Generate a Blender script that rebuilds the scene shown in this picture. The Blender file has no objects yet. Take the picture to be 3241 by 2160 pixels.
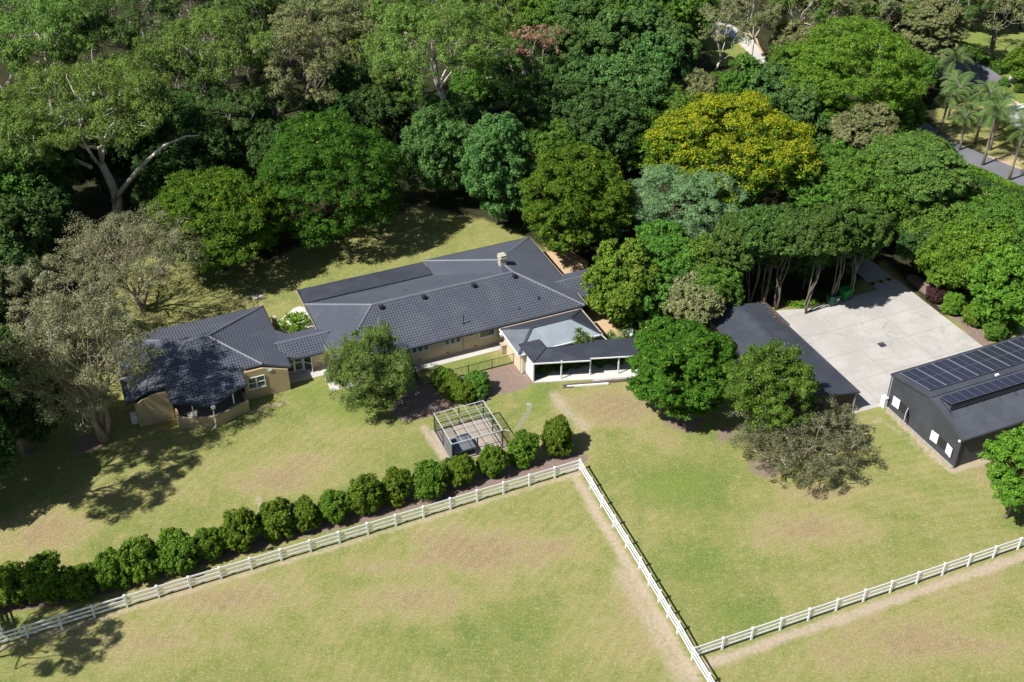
import bpy, bmesh, math, random
import numpy as np
from mathutils import Vector, Matrix

scene = bpy.context.scene
# ------------------------------------------------------------------ camera
CAM_H = 76.07; FPX = 3750.0; PITCH = math.radians(35.8)
cam_d = bpy.data.cameras.new('camera'); cam = bpy.data.objects.new('camera', cam_d)
scene.collection.objects.link(cam); scene.camera = cam
cam.location = (0, 0, CAM_H); cam.rotation_euler = (math.radians(90) - PITCH, 0, 0)
cam_d.sensor_width = 36.0; cam_d.lens = 36.0 * FPX / 3241.0
cam_d.clip_start = 1.0; cam_d.clip_end = 3000.0
# ------------------------------------------------------------------ sky, sun, exposure
SUN_EL = math.radians(51); SHADOW_AZ = math.radians(33)
world = bpy.data.worlds.new('World'); scene.world = world; world.use_nodes = True
wn = world.node_tree.nodes; wn.clear()
sky = wn.new('ShaderNodeTexSky'); sky.sky_type = 'NISHITA'; sky.sun_disc = False
sky.sun_elevation = SUN_EL
sdx, sdy = -math.cos(SHADOW_AZ), -math.sin(SHADOW_AZ)          # towards the sun, on the ground
sky.sun_rotation = math.atan2(sdx, sdy)
bg = wn.new('ShaderNodeBackground'); bg.inputs['Strength'].default_value = 0.05
wo = wn.new('ShaderNodeOutputWorld')
world.node_tree.links.new(sky.outputs[0], bg.inputs[0]); world.node_tree.links.new(bg.outputs[0], wo.inputs[0])
sun_d = bpy.data.lights.new('sun', 'SUN'); sun_d.energy = 4.8; sun_d.angle = math.radians(0.55); sun_d.color = (1.0, 0.965, 0.91)
sun = bpy.data.objects.new('sun', sun_d); scene.collection.objects.link(sun)
tosun = Vector((sdx * math.cos(SUN_EL), sdy * math.cos(SUN_EL), math.sin(SUN_EL)))
sun.rotation_euler = tosun.to_track_quat('Z', 'Y').to_euler(); sun.location = (-60, -40, 120)
scene.view_settings.view_transform = 'Standard'; scene.view_settings.look = 'None'
scene.view_settings.exposure = 0.45; scene.view_settings.gamma = 1.0; scene.view_settings.use_curve_mapping = False

# ------------------------------------------------------------------ frames and helpers
TH = math.radians(23.3); CT, ST = math.cos(TH), math.sin(TH)
CP, SP = math.cos(PITCH), math.sin(PITCH)
def W(u, v, z=0.0):                        # building grid -> world
    return Vector((u * CT - v * ST, u * ST + v * CT, z))
def UV(p):
    return (p[0] * CT + p[1] * ST, -p[0] * ST + p[1] * CT)
def at(ox, oy, z=0.0):                     # survey point of the overview (2353 px wide) on the level z
    x, y = ox * 1.37739, oy * 1.37739
    a = (x - 1620.5) / FPX; b = (1080 - y) / FPX
    d = (a, CP + b * SP, -SP + b * CP); t = (CAM_H - z) / -d[2]
    return Vector((d[0] * t, d[1] * t, z))
def scale_at(p):                           # overview pixels per metre, and sine / cosine of the view angle
    h = math.hypot(p[0], p[1]); dz = CAM_H - p[2]; dist = math.hypot(h, dz)
    w = p[1] * CP + dz * SP
    return FPX / 1.37739 / w, dz / dist, h / dist
col = scene.collection
def link(o): col.objects.link(o); return o
def tag(o, label=None, cat=None, group=None, kind=None):
    if label: o['label'] = label
    if cat: o['category'] = cat
    if group: o['group'] = group
    if kind: o['kind'] = kind
    return o
def empty(name, loc, rz=0.0, label=None, cat=None, group=None):
    o = bpy.data.objects.new(name, None); o.empty_display_size = 0.5
    o.location = loc; o.rotation_euler = (0, 0, rz); link(o)
    return tag(o, label, cat, group)
def grid_thing(name, u, v, label, cat, group=None):       # thing whose parts are written in the building grid
    o = empty(name, W(u, v), TH, label, cat, group); o['_u'] = u; o['_v'] = v
    return o
def rootof(o):
    while o.parent: o = o.parent
    return o

class MB:
    """collects shapes, builds ONE mesh object"""
    def __init__(s): s.v = []; s.f = []
    def add(s, vs, fs):
        n = len(s.v); s.v += [tuple(p) for p in vs]; s.f += [tuple(i + n for i in f) for f in fs]; return s
    def box(s, x0, x1, y0, y1, z0, z1):
        if x0 > x1: x0, x1 = x1, x0
        if y0 > y1: y0, y1 = y1, y0
        return s.add([(x0,y0,z0),(x1,y0,z0),(x1,y1,z0),(x0,y1,z0),(x0,y0,z1),(x1,y0,z1),(x1,y1,z1),(x0,y1,z1)],
                     [(0,3,2,1),(4,5,6,7),(0,1,5,4),(1,2,6,5),(2,3,7,6),(3,0,4,7)])
    def bar(s, a, b, w, h, up=(0, 0, 1)):
        a, b = Vector(a), Vector(b); d = (b - a).normalized(); up = Vector(up)
        if abs(d.dot(up)) > 0.99: up = Vector((0, 1, 0))
        x = d.cross(up).normalized() * w / 2; y = x.cross(d).normalized() * h / 2
        vs = [a - x - y, a + x - y, a + x + y, a - x + y, b - x - y, b + x - y, b + x + y, b - x + y]
        return s.add(vs, [(0,1,2,3),(4,7,6,5),(0,4,5,1),(1,5,6,2),(2,6,7,3),(3,7,4,0)])
    def tube(s, pts, rad, n=8, cap=True):
        pts = [Vector(p) for p in pts]
        if not hasattr(rad, '__len__'): rad = [rad] * len(pts)
        base = len(s.v); ref = None
        for i, p in enumerate(pts):
            d = (pts[min(i + 1, len(pts) - 1)] - pts[max(i - 1, 0)]).normalized()
            if ref is None:
                ref = Vector((1, 0, 0)) if abs(d.x) < 0.8 else Vector((0, 1, 0))
            x = d.cross(ref).normalized(); y = d.cross(x).normalized()
            for k in range(n):
                a = 2 * math.pi * k / n
                s.v.append(tuple(p + (x * math.cos(a) + y * math.sin(a)) * rad[i]))
        for i in range(len(pts) - 1):
            for k in range(n):
                a = base + i * n + k; b = base + i * n + (k + 1) % n
                s.f.append((a, a + n, b + n, b))
        if cap:
            s.f.append(tuple(base + k for k in range(n)))
            s.f.append(tuple(base + (len(pts) - 1) * n + k for k in reversed(range(n))))
        return s
    def prism(s, poly, z0, z1):
        n = len(poly)
        vs = [(p[0], p[1], z0) for p in poly] + [(p[0], p[1], z1) for p in poly]
        fs = [tuple(reversed(range(n))), tuple(range(n, 2 * n))] + [(i, (i + 1) % n, n + (i + 1) % n, n + i) for i in range(n)]
        return s.add(vs, fs)
    def wall(s, u0, v0, u1, v1, prof, th=0.22, z0=0.0):
        """upright wall from (u0,v0) to (u1,v1); prof = [(t, ztop)]; thickness to its left side"""
        L = math.hypot(u1 - u0, v1 - v0); dx, dy = (u1 - u0) / L, (v1 - v0) / L; nx, ny = -dy * th, dx * th
        n = len(prof); vs = []
        for off in (0, 1):
            for t, zt in prof: vs.append((u0 + (u1 - u0) * t + nx * off, v0 + (v1 - v0) * t + ny * off, z0))
            for t, zt in prof: vs.append((u0 + (u1 - u0) * t + nx * off, v0 + (v1 - v0) * t + ny * off, zt))
        fs = []; m = 2 * n
        for i in range(n - 1):
            fs.append((i, i + 1, n + i + 1, n + i)); fs.append((m + i + 1, m + i, m + n + i, m + n + i + 1))
            fs.append((n + i, n + i + 1, m + n + i + 1, m + n + i))
        fs.append((0, n, m + n, m)); fs.append((n - 1, m + n - 1, m + 2 * n - 1, 2 * n - 1))
        return s.add(vs, fs)
    def build(s, name, mat, parent=None, smooth=False, loc=None):
        me = bpy.data.meshes.new(name)
        v = s.v
        if parent is not None and '_u' in rootof(parent):
            r = rootof(parent); v = [(p[0] - r['_u'], p[1] - r['_v'], p[2]) for p in v]
        me.from_pydata(v, [], s.f); me.update()
        o = bpy.data.objects.new(name, me); link(o)
        if mat: me.materials.append(mat)
        if parent is not None: o.parent = parent
        if loc is not None: o.location = loc
        if smooth:
            me.polygons.foreach_set('use_smooth', [True] * len(me.polygons))
        return o
def grid_mesh(name, mb, mat, u, v, label=None, cat=None, group=None, kind=None, bevel=0):   # single-mesh thing in the building grid
    mb.v = [(p[0] - u, p[1] - v, p[2]) for p in mb.v]
    o = mb.build(name, mat); o.location = W(u, v); o.rotation_euler = (0, 0, TH)
    return tag(o, label, cat, group, kind)
def copy_tree(o, parent=None):
    c = o.copy(); link(c)
    if parent: c.parent = parent
    for ch in o.children: copy_tree(ch, c)
    return c
def mesh_np(name, V, Q, tint=None):
    me = bpy.data.meshes.new(name); n = len(V); m = len(Q); k = Q.shape[1]
    me.vertices.add(n); me.vertices.foreach_set('co', np.ascontiguousarray(V, np.float32).ravel())
    me.loops.add(m * k); me.loops.foreach_set('vertex_index', np.ascontiguousarray(Q, np.int32).ravel())
    me.polygons.add(m); me.polygons.foreach_set('loop_start', np.arange(0, m * k, k, dtype=np.int32))
    if tint is not None:
        a = me.attributes.new('tint', 'FLOAT', 'POINT'); a.data.foreach_set('value', np.ascontiguousarray(tint, np.float32))
    me.update(calc_edges=True)
    return me

# ------------------------------------------------------------------ materials
class NT:
    def __init__(s, name):
        s.m = bpy.data.materials.new(name); s.m.use_nodes = True; s.t = s.m.node_tree; s.n = s.t.nodes; s.l = s.t.links
        s.b = s.n['Principled BSDF']; s.out = s.n['Material Output']
    def new(s, t, **k):
        n = s.n.new(t)
        for a, b in k.items(): setattr(n, a, b)
        return n
    def noise(s, vec, scale, detail=4, rough=0.6, dist=0.0):
        n = s.new('ShaderNodeTexNoise'); n.inputs['Scale'].default_value = scale; n.inputs['Detail'].default_value = detail
        n.inputs['Roughness'].default_value = rough; n.inputs['Distortion'].default_value = dist
        if vec is not None: s.l.new(vec, n.inputs['Vector'])
        return n.outputs['Fac']
    def coord(s, kind='Object'):
        return s.new('ShaderNodeTexCoord').outputs[kind]
    def math(s, op, a, b=None, clamp=False):
        n = s.new('ShaderNodeMath', operation=op); n.use_clamp = clamp
        for i, x in enumerate((a, b)):
            if x is None: continue
            if isinstance(x, (int, float)): n.inputs[i].default_value = x
            else: s.l.new(x, n.inputs[i])
        return n.outputs[0]
    def rng(s, v, a, b, c=0.0, d=1.0, smooth=True):
        n = s.new('ShaderNodeMapRange'); n.interpolation_type = 'SMOOTHSTEP' if smooth else 'LINEAR'
        n.inputs['From Min'].default_value = a; n.inputs['From Max'].default_value = b
        n.inputs['To Min'].default_value = c; n.inputs['To Max'].default_value = d
        s.l.new(v, n.inputs['Value']); return n.outputs['Result']
    def mix(s, f, a, b, mode='MIX'):
        n = s.new('ShaderNodeMix', data_type='RGBA', blend_type=mode)
        for i, x in ((0, f), (6, a), (7, b)):
            if isinstance(x, (int, float)): n.inputs[i].default_value = x
            elif isinstance(x, tuple): n.inputs[i].default_value = (*x, 1)
            else: s.l.new(x, n.inputs[i])
        return n.outputs[2]
    def ramp(s, f, stops):
        n = s.new('ShaderNodeValToRGB'); e = n.color_ramp.elements
        while len(e) < len(stops): e.new(0.5)
        for i, (p, c) in enumerate(stops): e[i].position = p; e[i].color = (*c, 1)
        s.l.new(f, n.inputs[0]); return n.outputs[0]
    def bump(s, h, strength=0.3, dist=0.02):
        n = s.new('ShaderNodeBump'); n.inputs['Strength'].default_value = strength; n.inputs['Distance'].default_value = dist
        s.l.new(h, n.inputs['Height']); s.l.new(n.outputs[0], s.b.inputs['Normal'])
    def base(s, c, rough=0.6, spec=0.5, metal=0.0):
        if isinstance(c, tuple): s.b.inputs['Base Color'].default_value = (*c, 1)
        else: s.l.new(c, s.b.inputs['Base Color'])
        if isinstance(rough, (int, float)): s.b.inputs['Roughness'].default_value = rough
        else: s.l.new(rough, s.b.inputs['Roughness'])
        s.b.inputs['Specular IOR Level'].default_value = spec; s.b.inputs['Metallic'].default_value = metal
        return s.m

def mat_plain(name, c, rough=0.5, var=0.12, scale=3.0, spec=0.4, metal=0.0, fine=30.0):
    t = NT(name); co = t.coord()
    f = t.noise(co, scale, 5); g = t.noise(co, fine, 3)
    dark = tuple(x * (1 - var) for x in c); lite = tuple(min(1, x * (1 + var * .7)) for x in c)
    k = t.mix(t.rng(f, .3, .7), dark, lite); k = t.mix(t.rng(g, .35, .75, 0, .35), k, tuple(x * (1 - 1.6 * var) if var < .5 else x * .3 for x in c))
    return t.base(k, rough, spec, metal)

def mat_tile(name, c, rough=0.42, spec=0.5, dirt=0.5):
    t = NT(name); co = t.coord()
    # each tile a little different, lichen specks, long weathering streaks
    vor = t.new('ShaderNodeTexVoronoi'); vor.inputs['Scale'].default_value = 2.9; t.l.new(co, vor.inputs['Vector'])
    sep = t.new('ShaderNodeSeparateColor'); t.l.new(vor.outputs['Color'], sep.inputs[0])
    f = t.noise(co, 0.35, 4)
    k = t.mix(t.rng(sep.outputs[0], 0, 1, 0, .6, False), tuple(x * .93 for x in c), tuple(x * 1.07 for x in c))
    k = t.mix(t.rng(f, .42, .75, 0, dirt * .6), k, (c[0] * 1.35 + .01, c[1] * 1.3 + .01, c[2] * 1.1 + .008))
    sp = t.noise(co, 9.0, 2, .5)
    k = t.mix(t.rng(sp, .70, .76, 0, .55 * dirt), k, (.30, .31, .28))
    r = t.rng(f, .3, .7, rough - .05, rough + .1)
    return t.base(k, r, spec)

def mat_brick(name, c1, c2, mortar, dirt=0.3):
    t = NT(name); co = t.coord(); sx = t.new('ShaderNodeSeparateXYZ'); t.l.new(co, sx.inputs[0])
    su = t.math('ADD', sx.outputs[0], sx.outputs[1]); cb = t.new('ShaderNodeCombineXYZ')
    t.l.new(su, cb.inputs[0]); t.l.new(sx.outputs[2], cb.inputs[1])
    br = t.new('ShaderNodeTexBrick'); br.inputs['Scale'].default_value = 1.0
    br.inputs['Brick Width'].default_value = .26; br.inputs['Row Height'].default_value = .095; br.inputs['Mortar Size'].default_value = .012
    br.inputs['Color1'].default_value = (*c1, 1); br.inputs['Color2'].default_value = (*c2, 1); br.inputs['Mortar'].default_value = (*mortar, 1)
    br.inputs['Mortar Smooth'].default_value = .3
    t.l.new(cb.outputs[0], br.inputs['Vector'])
    f = t.noise(co, .8, 5); k = t.mix(t.rng(f, .45, .75, 0, dirt), br.outputs['Color'], tuple(x * .6 for x in c1))
    g = t.noise(co, 14, 3); k = t.mix(t.rng(g, .4, .7, 0, .3), k, tuple(x * .72 for x in c2))
    t.bump(br.outputs['Fac'], .4, -.01)
    return t.base(k, .85, .2)

def mat_leaf(name, c1, c2, c3=None, p3=0.0, trans=0.16, hue=0.06):
    """c1 dark .. c2 light by leaf tint; c3 replaces a share p3 of the leaves (flowers, young leaves)"""
    t = NT(name)
    a = t.new('ShaderNodeAttribute', attribute_name='tint'); fac = a.outputs['Fac']
    k = t.mix(t.rng(fac, 0, 1, 0, 1, False), c1, c2)
    if c3:
        k = t.mix(t.rng(fac, 1 - p3 - .04, 1 - p3 + .04, 0, 1), k, c3)
    oi = t.new('ShaderNodeObjectInfo')
    h = t.new('ShaderNodeHueSaturation'); t.l.new(k, h.inputs['Color'])
    t.l.new(t.rng(oi.outputs['Random'], 0, 1, .5 - hue * .3, .5 + hue * .3, False), h.inputs['Hue'])
    t.l.new(t.rng(oi.outputs['Random'], 0, 1, 1 - hue * 2, 1 + hue * 2, False), h.inputs['Value'])
    t.base(h.outputs[0], .6, .14)
    tr = t.new('ShaderNodeBsdfTranslucent'); 
    tc = t.mix(.35, h.outputs[0], (c2[0] * 1.5, c2[1] * 1.5, c2[2] * .6)); t.l.new(tc, tr.inputs['Color'])
    mx = t.new('ShaderNodeMixShader'); mx.inputs[0].default_value = trans
    t.l.new(t.b.outputs[0], mx.inputs[1]); t.l.new(tr.outputs[0], mx.inputs[2]); t.l.new(mx.outputs[0], t.out.inputs['Surface'])
    return t.m

def mat_bark(name, c, patch, scale=1.2):
    t = NT(name); co = t.coord()
    mp = t.new('ShaderNodeMapping'); mp.inputs['Scale'].default_value = (1, 1, .3); t.l.new(co, mp.inputs[0])
    f = t.noise(mp.outputs[0], scale, 6, .65); g = t.noise(mp.outputs[0], scale * 9, 4)
    k = t.mix(t.rng(f, .42, .6), c, patch); k = t.mix(t.rng(g, .4, .7, 0, .45), k, tuple(x * .55 for x in c))
    t.bump(g, .5, .03)
    return t.base(k, .85, .15)

def mat_metal_paint(name, c, rough=.42, spec=.5):
    t = NT(name); co = t.coord(); f = t.noise(co, .5, 5); g = t.noise(co, 12, 3)
    k = t.mix(t.rng(f, .35, .7), tuple(x * .88 for x in c), tuple(x * 1.12 for x in c))
    k = t.mix(t.rng(g, .5, .8, 0, .25), k, (c[0] * 1.4 + .01, c[1] * 1.35 + .01, c[2] * 1.25 + .01))
    return t.base(k, t.rng(f, .3, .7, rough - .06, rough + .1), spec)

def mat_concrete(name, c, joints=None, crack=0.0):
    t = NT(name); co = t.coord()
    f = t.noise(co, .28, 6, .6, .4); g = t.noise(co, 2.2, 5); h = t.noise(co, 40, 3)
    k = t.mix(t.rng(f, .35, .68), tuple(x * .86 for x in c), tuple(x * 1.05 for x in c))
    k = t.mix(t.rng(g, .48, .78, 0, .4), k, (c[0] * .72, c[1] * .69, c[2] * .64))
    k = t.mix(t.rng(h, .3, .8, 0, .25), k, tuple(x * .75 for x in c))
    st = t.noise(co, .55, 7, .7, 1.2); k = t.mix(t.rng(st, .56, .70, 0, .35), k, (c[0] * .62, c[1] * .6, c[2] * .56))
    if crack:
        v = t.new('ShaderNodeTexVoronoi', feature='DISTANCE_TO_EDGE'); v.inputs['Scale'].default_value = .16; v.inputs['Randomness'].default_value = 1
        dn = t.new('ShaderNodeTexNoise'); dn.inputs['Scale'].default_value = .9; dn.inputs['Detail'].default_value = 6
        t.l.new(co, dn.inputs['Vector'])
        vm = t.new('ShaderNodeVectorMath', operation='MULTIPLY_ADD'); t.l.new(dn.outputs['Color'], vm.inputs[0])
        vm.inputs[1].default_value = (1.6, 1.6, 0); t.l.new(co, vm.inputs[2]); t.l.new(vm.outputs[0], v.inputs['Vector'])
        line = t.rng(v.outputs['Distance'], 0.0, .012, 1, 0)
        msk = t.rng(t.noise(co, .12, 2), .45, .6)
        k = t.mix(t.math('MULTIPLY', t.math('MULTIPLY', line, msk), crack), k, (c[0] * .4, c[1] * .38, c[2] * .34))
    return t.base(k, .85, .2)

M = {}
M['tile'] = mat_tile('dark slate roof tile', (.090, .100, .128), .31, .65, .6)
M['ridge'] = mat_tile('slate ridge tile', (.17, .18, .22), .45, .5, .7)
M['lean'] = mat_metal_paint('dark grey roof sheeting', (.050, .057, .075), .5, .35)
M['poly'] = mat_metal_paint('pale opal roof sheeting', (.27, .315, .35), .38, .5)
M['greymetal'] = mat_metal_paint('weathered blue grey roof sheeting', (.15, .165, .19), .42, .5)
M['shedroof'] = mat_metal_paint('charcoal shed roof sheeting', (.062, .070, .088), .45, .45)
M['shedwall'] = mat_metal_paint('charcoal shed wall sheeting', (.074, .077, .092), .5, .4)
M['brick'] = mat_brick('tan face brick', (.54, .42, .23), (.45, .345, .185), (.45, .39, .29), .25)
M['creambrick'] = mat_brick('cream painted brick', (.62, .52, .36), (.54, .45, .31), (.50, .44, .34), .35)
M['cream'] = mat_plain('cream render', (.66, .56, .38), .8, .1)
M['whitewall'] = mat_plain('white painted wall', (.74, .73, .71), .6, .05)
M['white'] = mat_plain('white vinyl', (.84, .86, .89), .4, .05, 1.5)
M['whiteframe'] = mat_plain('white window frame', (.78, .80, .80), .45, .05)
M['fascia'] = mat_plain('pale pinkish fascia', (.46, .37, .31), .6, .1)
M['gutter'] = mat_plain('dark gutter paint', (.05, .055, .068), .4, .1)
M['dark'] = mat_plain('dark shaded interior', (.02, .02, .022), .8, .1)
M['black'] = mat_plain('black painted steel', (.018, .022, .025), .45, .1)
M['greensteel'] = mat_plain('dark green fence steel', (.02, .045, .035), .45, .1)
M['alu'] = mat_plain('white powder coated beam', (.54, .57, .60), .4, .08)
M['charpost'] = mat_plain('charcoal steel post', (.045, .05, .06), .45, .1)
M['yellow'] = mat_plain('yellow rubber', (.60, .38, .03), .7, .2)
M['bin1'] = mat_plain('dark green plastic', (.015, .085, .05), .45, .15)
M['bin2'] = mat_plain('bright green plastic', (.03, .28, .07), .4, .12)
M['wood'] = mat_plain('weathered timber', (.17, .13, .11), .85, .4, 6)
M['litter'] = mat_plain('rusty leaf litter', (.34, .15, .06), .9, .4, 8)
M['slab'] = mat_concrete('pale yard concrete', (.485, .465, .44), crack=.4)
M['path'] = mat_concrete('path concrete', (.60, .57, .53))
M['patio'] = mat_concrete('white patio concrete', (.66, .65, .61))
M['joint'] = mat_plain('dark joint', (.33, .30, .26), .9, .15)
M['asphalt'] = mat_concrete('old asphalt', (.19, .195, .215))
M['kerb'] = mat_concrete('tan kerb', (.55, .40, .27))
M['paving'] = mat_brick('grey deck paving', (.22, .24, .23), (.17, .18, .18), (.10, .10, .10), .4)
M['terra'] = mat_plain('terracotta', (.40, .17, .11), .8, .2)
M['penslab'] = mat_concrete('dusty tan slab', (.40, .345, .29))
M['paver'] = mat_plain('mossy paver', (.27, .27, .17), .9, .25, 5)
M['chimney'] = mat_plain('weathered chimney render', (.50, .46, .39), .85, .2, 4)
M['stone'] = mat_plain('pale stone', (.36, .34, .30), .9, .2, 5)
M['redflower'] = mat_plain('red flower', (.6, .06, .02), .7, .1)
def mat_glass():
    t = NT('dark window glass'); co = t.coord(); f = t.noise(co, 1.5, 3)
    return t.base(t.mix(t.rng(f, .35, .65), (.05, .07, .075), (.14, .17, .17)), .08, .6)
M['glass'] = mat_glass()
def mat_solar():
    t = NT('solar cells'); co = t.coord(); sx = t.new('ShaderNodeSeparateXYZ'); t.l.new(co, sx.inputs[0])
    def lines(o, per, w):
        fr = t.math('FRACT', t.math('DIVIDE', o, per)); d = t.math('ABSOLUTE', t.math('SUBTRACT', fr, .5))
        return t.rng(d, .5 - w / per, .5 - w / per * .4, 0, 1)
    a = lines(sx.outputs[0], .1625, .008); b = lines(sx.outputs[1], .18, .02)
    m = t.math('MAXIMUM', t.math('MULTIPLY', a, .35), t.math('MULTIPLY', b, .9))
    k = t.mix(m, (.014, .017, .034), (.12, .13, .19))
    f = t.noise(co, 1.1, 2); k = t.mix(t.rng(f, .4, .7, 0, .35), k, (.03, .034, .05))
    return t.base(k, .18, .55)
M['solar'] = mat_solar()
def mat_mesh_screen():
    t = NT('shade mesh'); t.base((.035, .04, .045), .8, .2)
    co = t.coord(); n = t.noise(co, 60, 2)
    tr = t.new('ShaderNodeBsdfTransparent'); mx = t.new('ShaderNodeMixShader'); mx.inputs[0].default_value = .16
    t.l.new(tr.outputs[0], mx.inputs[1]); t.l.new(t.b.outputs[0], mx.inputs[2]); t.l.new(mx.outputs[0], t.out.inputs['Surface'])
    return t.m
M['screen'] = mat_mesh_screen()

# ------------------------------------------------------------------ ground sheet
def sd_poly(X, Y, poly):
    """signed distance (negative inside)"""
    d = np.full(X.shape, 1e9); ins = np.zeros(X.shape, bool); n = len(poly)
    for i in range(n):
        ax, ay = poly[i]; bx, by = poly[(i + 1) % n]
        ex, ey = bx - ax, by - ay; L = ex * ex + ey * ey + 1e-9
        t = np.clip(((X - ax) * ex + (Y - ay) * ey) / L, 0, 1)
        d = np.minimum(d, np.hypot(X - ax - t * ex, Y - ay - t * ey))
        c = (ay > Y) != (by > Y)
        with np.errstate(divide='ignore', invalid='ignore'):
            xi = ax + (Y - ay) * ex / (ey if abs(ey) > 1e-9 else 1e-9)
        ins ^= c & (X < xi)
    return np.where(ins, -d, d)
def sd_line(X, Y, pts):
    d = np.full(X.shape, 1e9)
    for (ax, ay), (bx, by) in zip(pts[:-1], pts[1:]):
        ex, ey = bx - ax, by - ay; t = np.clip(((X - ax) * ex + (Y - ay) * ey) / (ex * ex + ey * ey), 0, 1)
        d = np.minimum(d, np.hypot(X - ax - t * ex, Y - ay - t * ey))
    return d
def soft(d, w): return np.clip(.5 - d / w, 0, 1)
def apts(l): return [tuple(at(x, y)[:2]) for x, y in l]

# fence posts (tops surveyed at 1.48 m)
FH = 1.48
def f2(x, y): p = at(x / 1.37739, y / 1.37739, FH); return (p.x, p.y)
LA, LB = f2(75.1, 1979.3), f2(1836.2, 1453.1)
left_posts = [(LA[0] + (LB[0] - LA[0]) * i / 19, LA[1] + (LB[1] - LA[1]) * i / 19) for i in range(-4, 20)]
JN = f2(2196.2, 2048.8); RB = f2(3233.5, 1701.3)
right_posts = [(JN[0] + (RB[0] - JN[0]) * i / 12, JN[1] + (RB[1] - JN[1]) * i / 12) for i in range(0, 16)]
diag_px = [(1836.2,1453.1),(1871.9,1511.2),(1906.3,1568.8),(1945.3,1630.8),(1985,1695.2),(2027.3,1763.5),(2057.4,1815.6),(2089.3,1867.7),(2118,1917),(2149.6,1966.5),(2196.2,2048.8),(2246.7,2131),(2296,2212),(2345,2292)]
diag_posts = [f2(*p) for p in diag_px]

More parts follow.
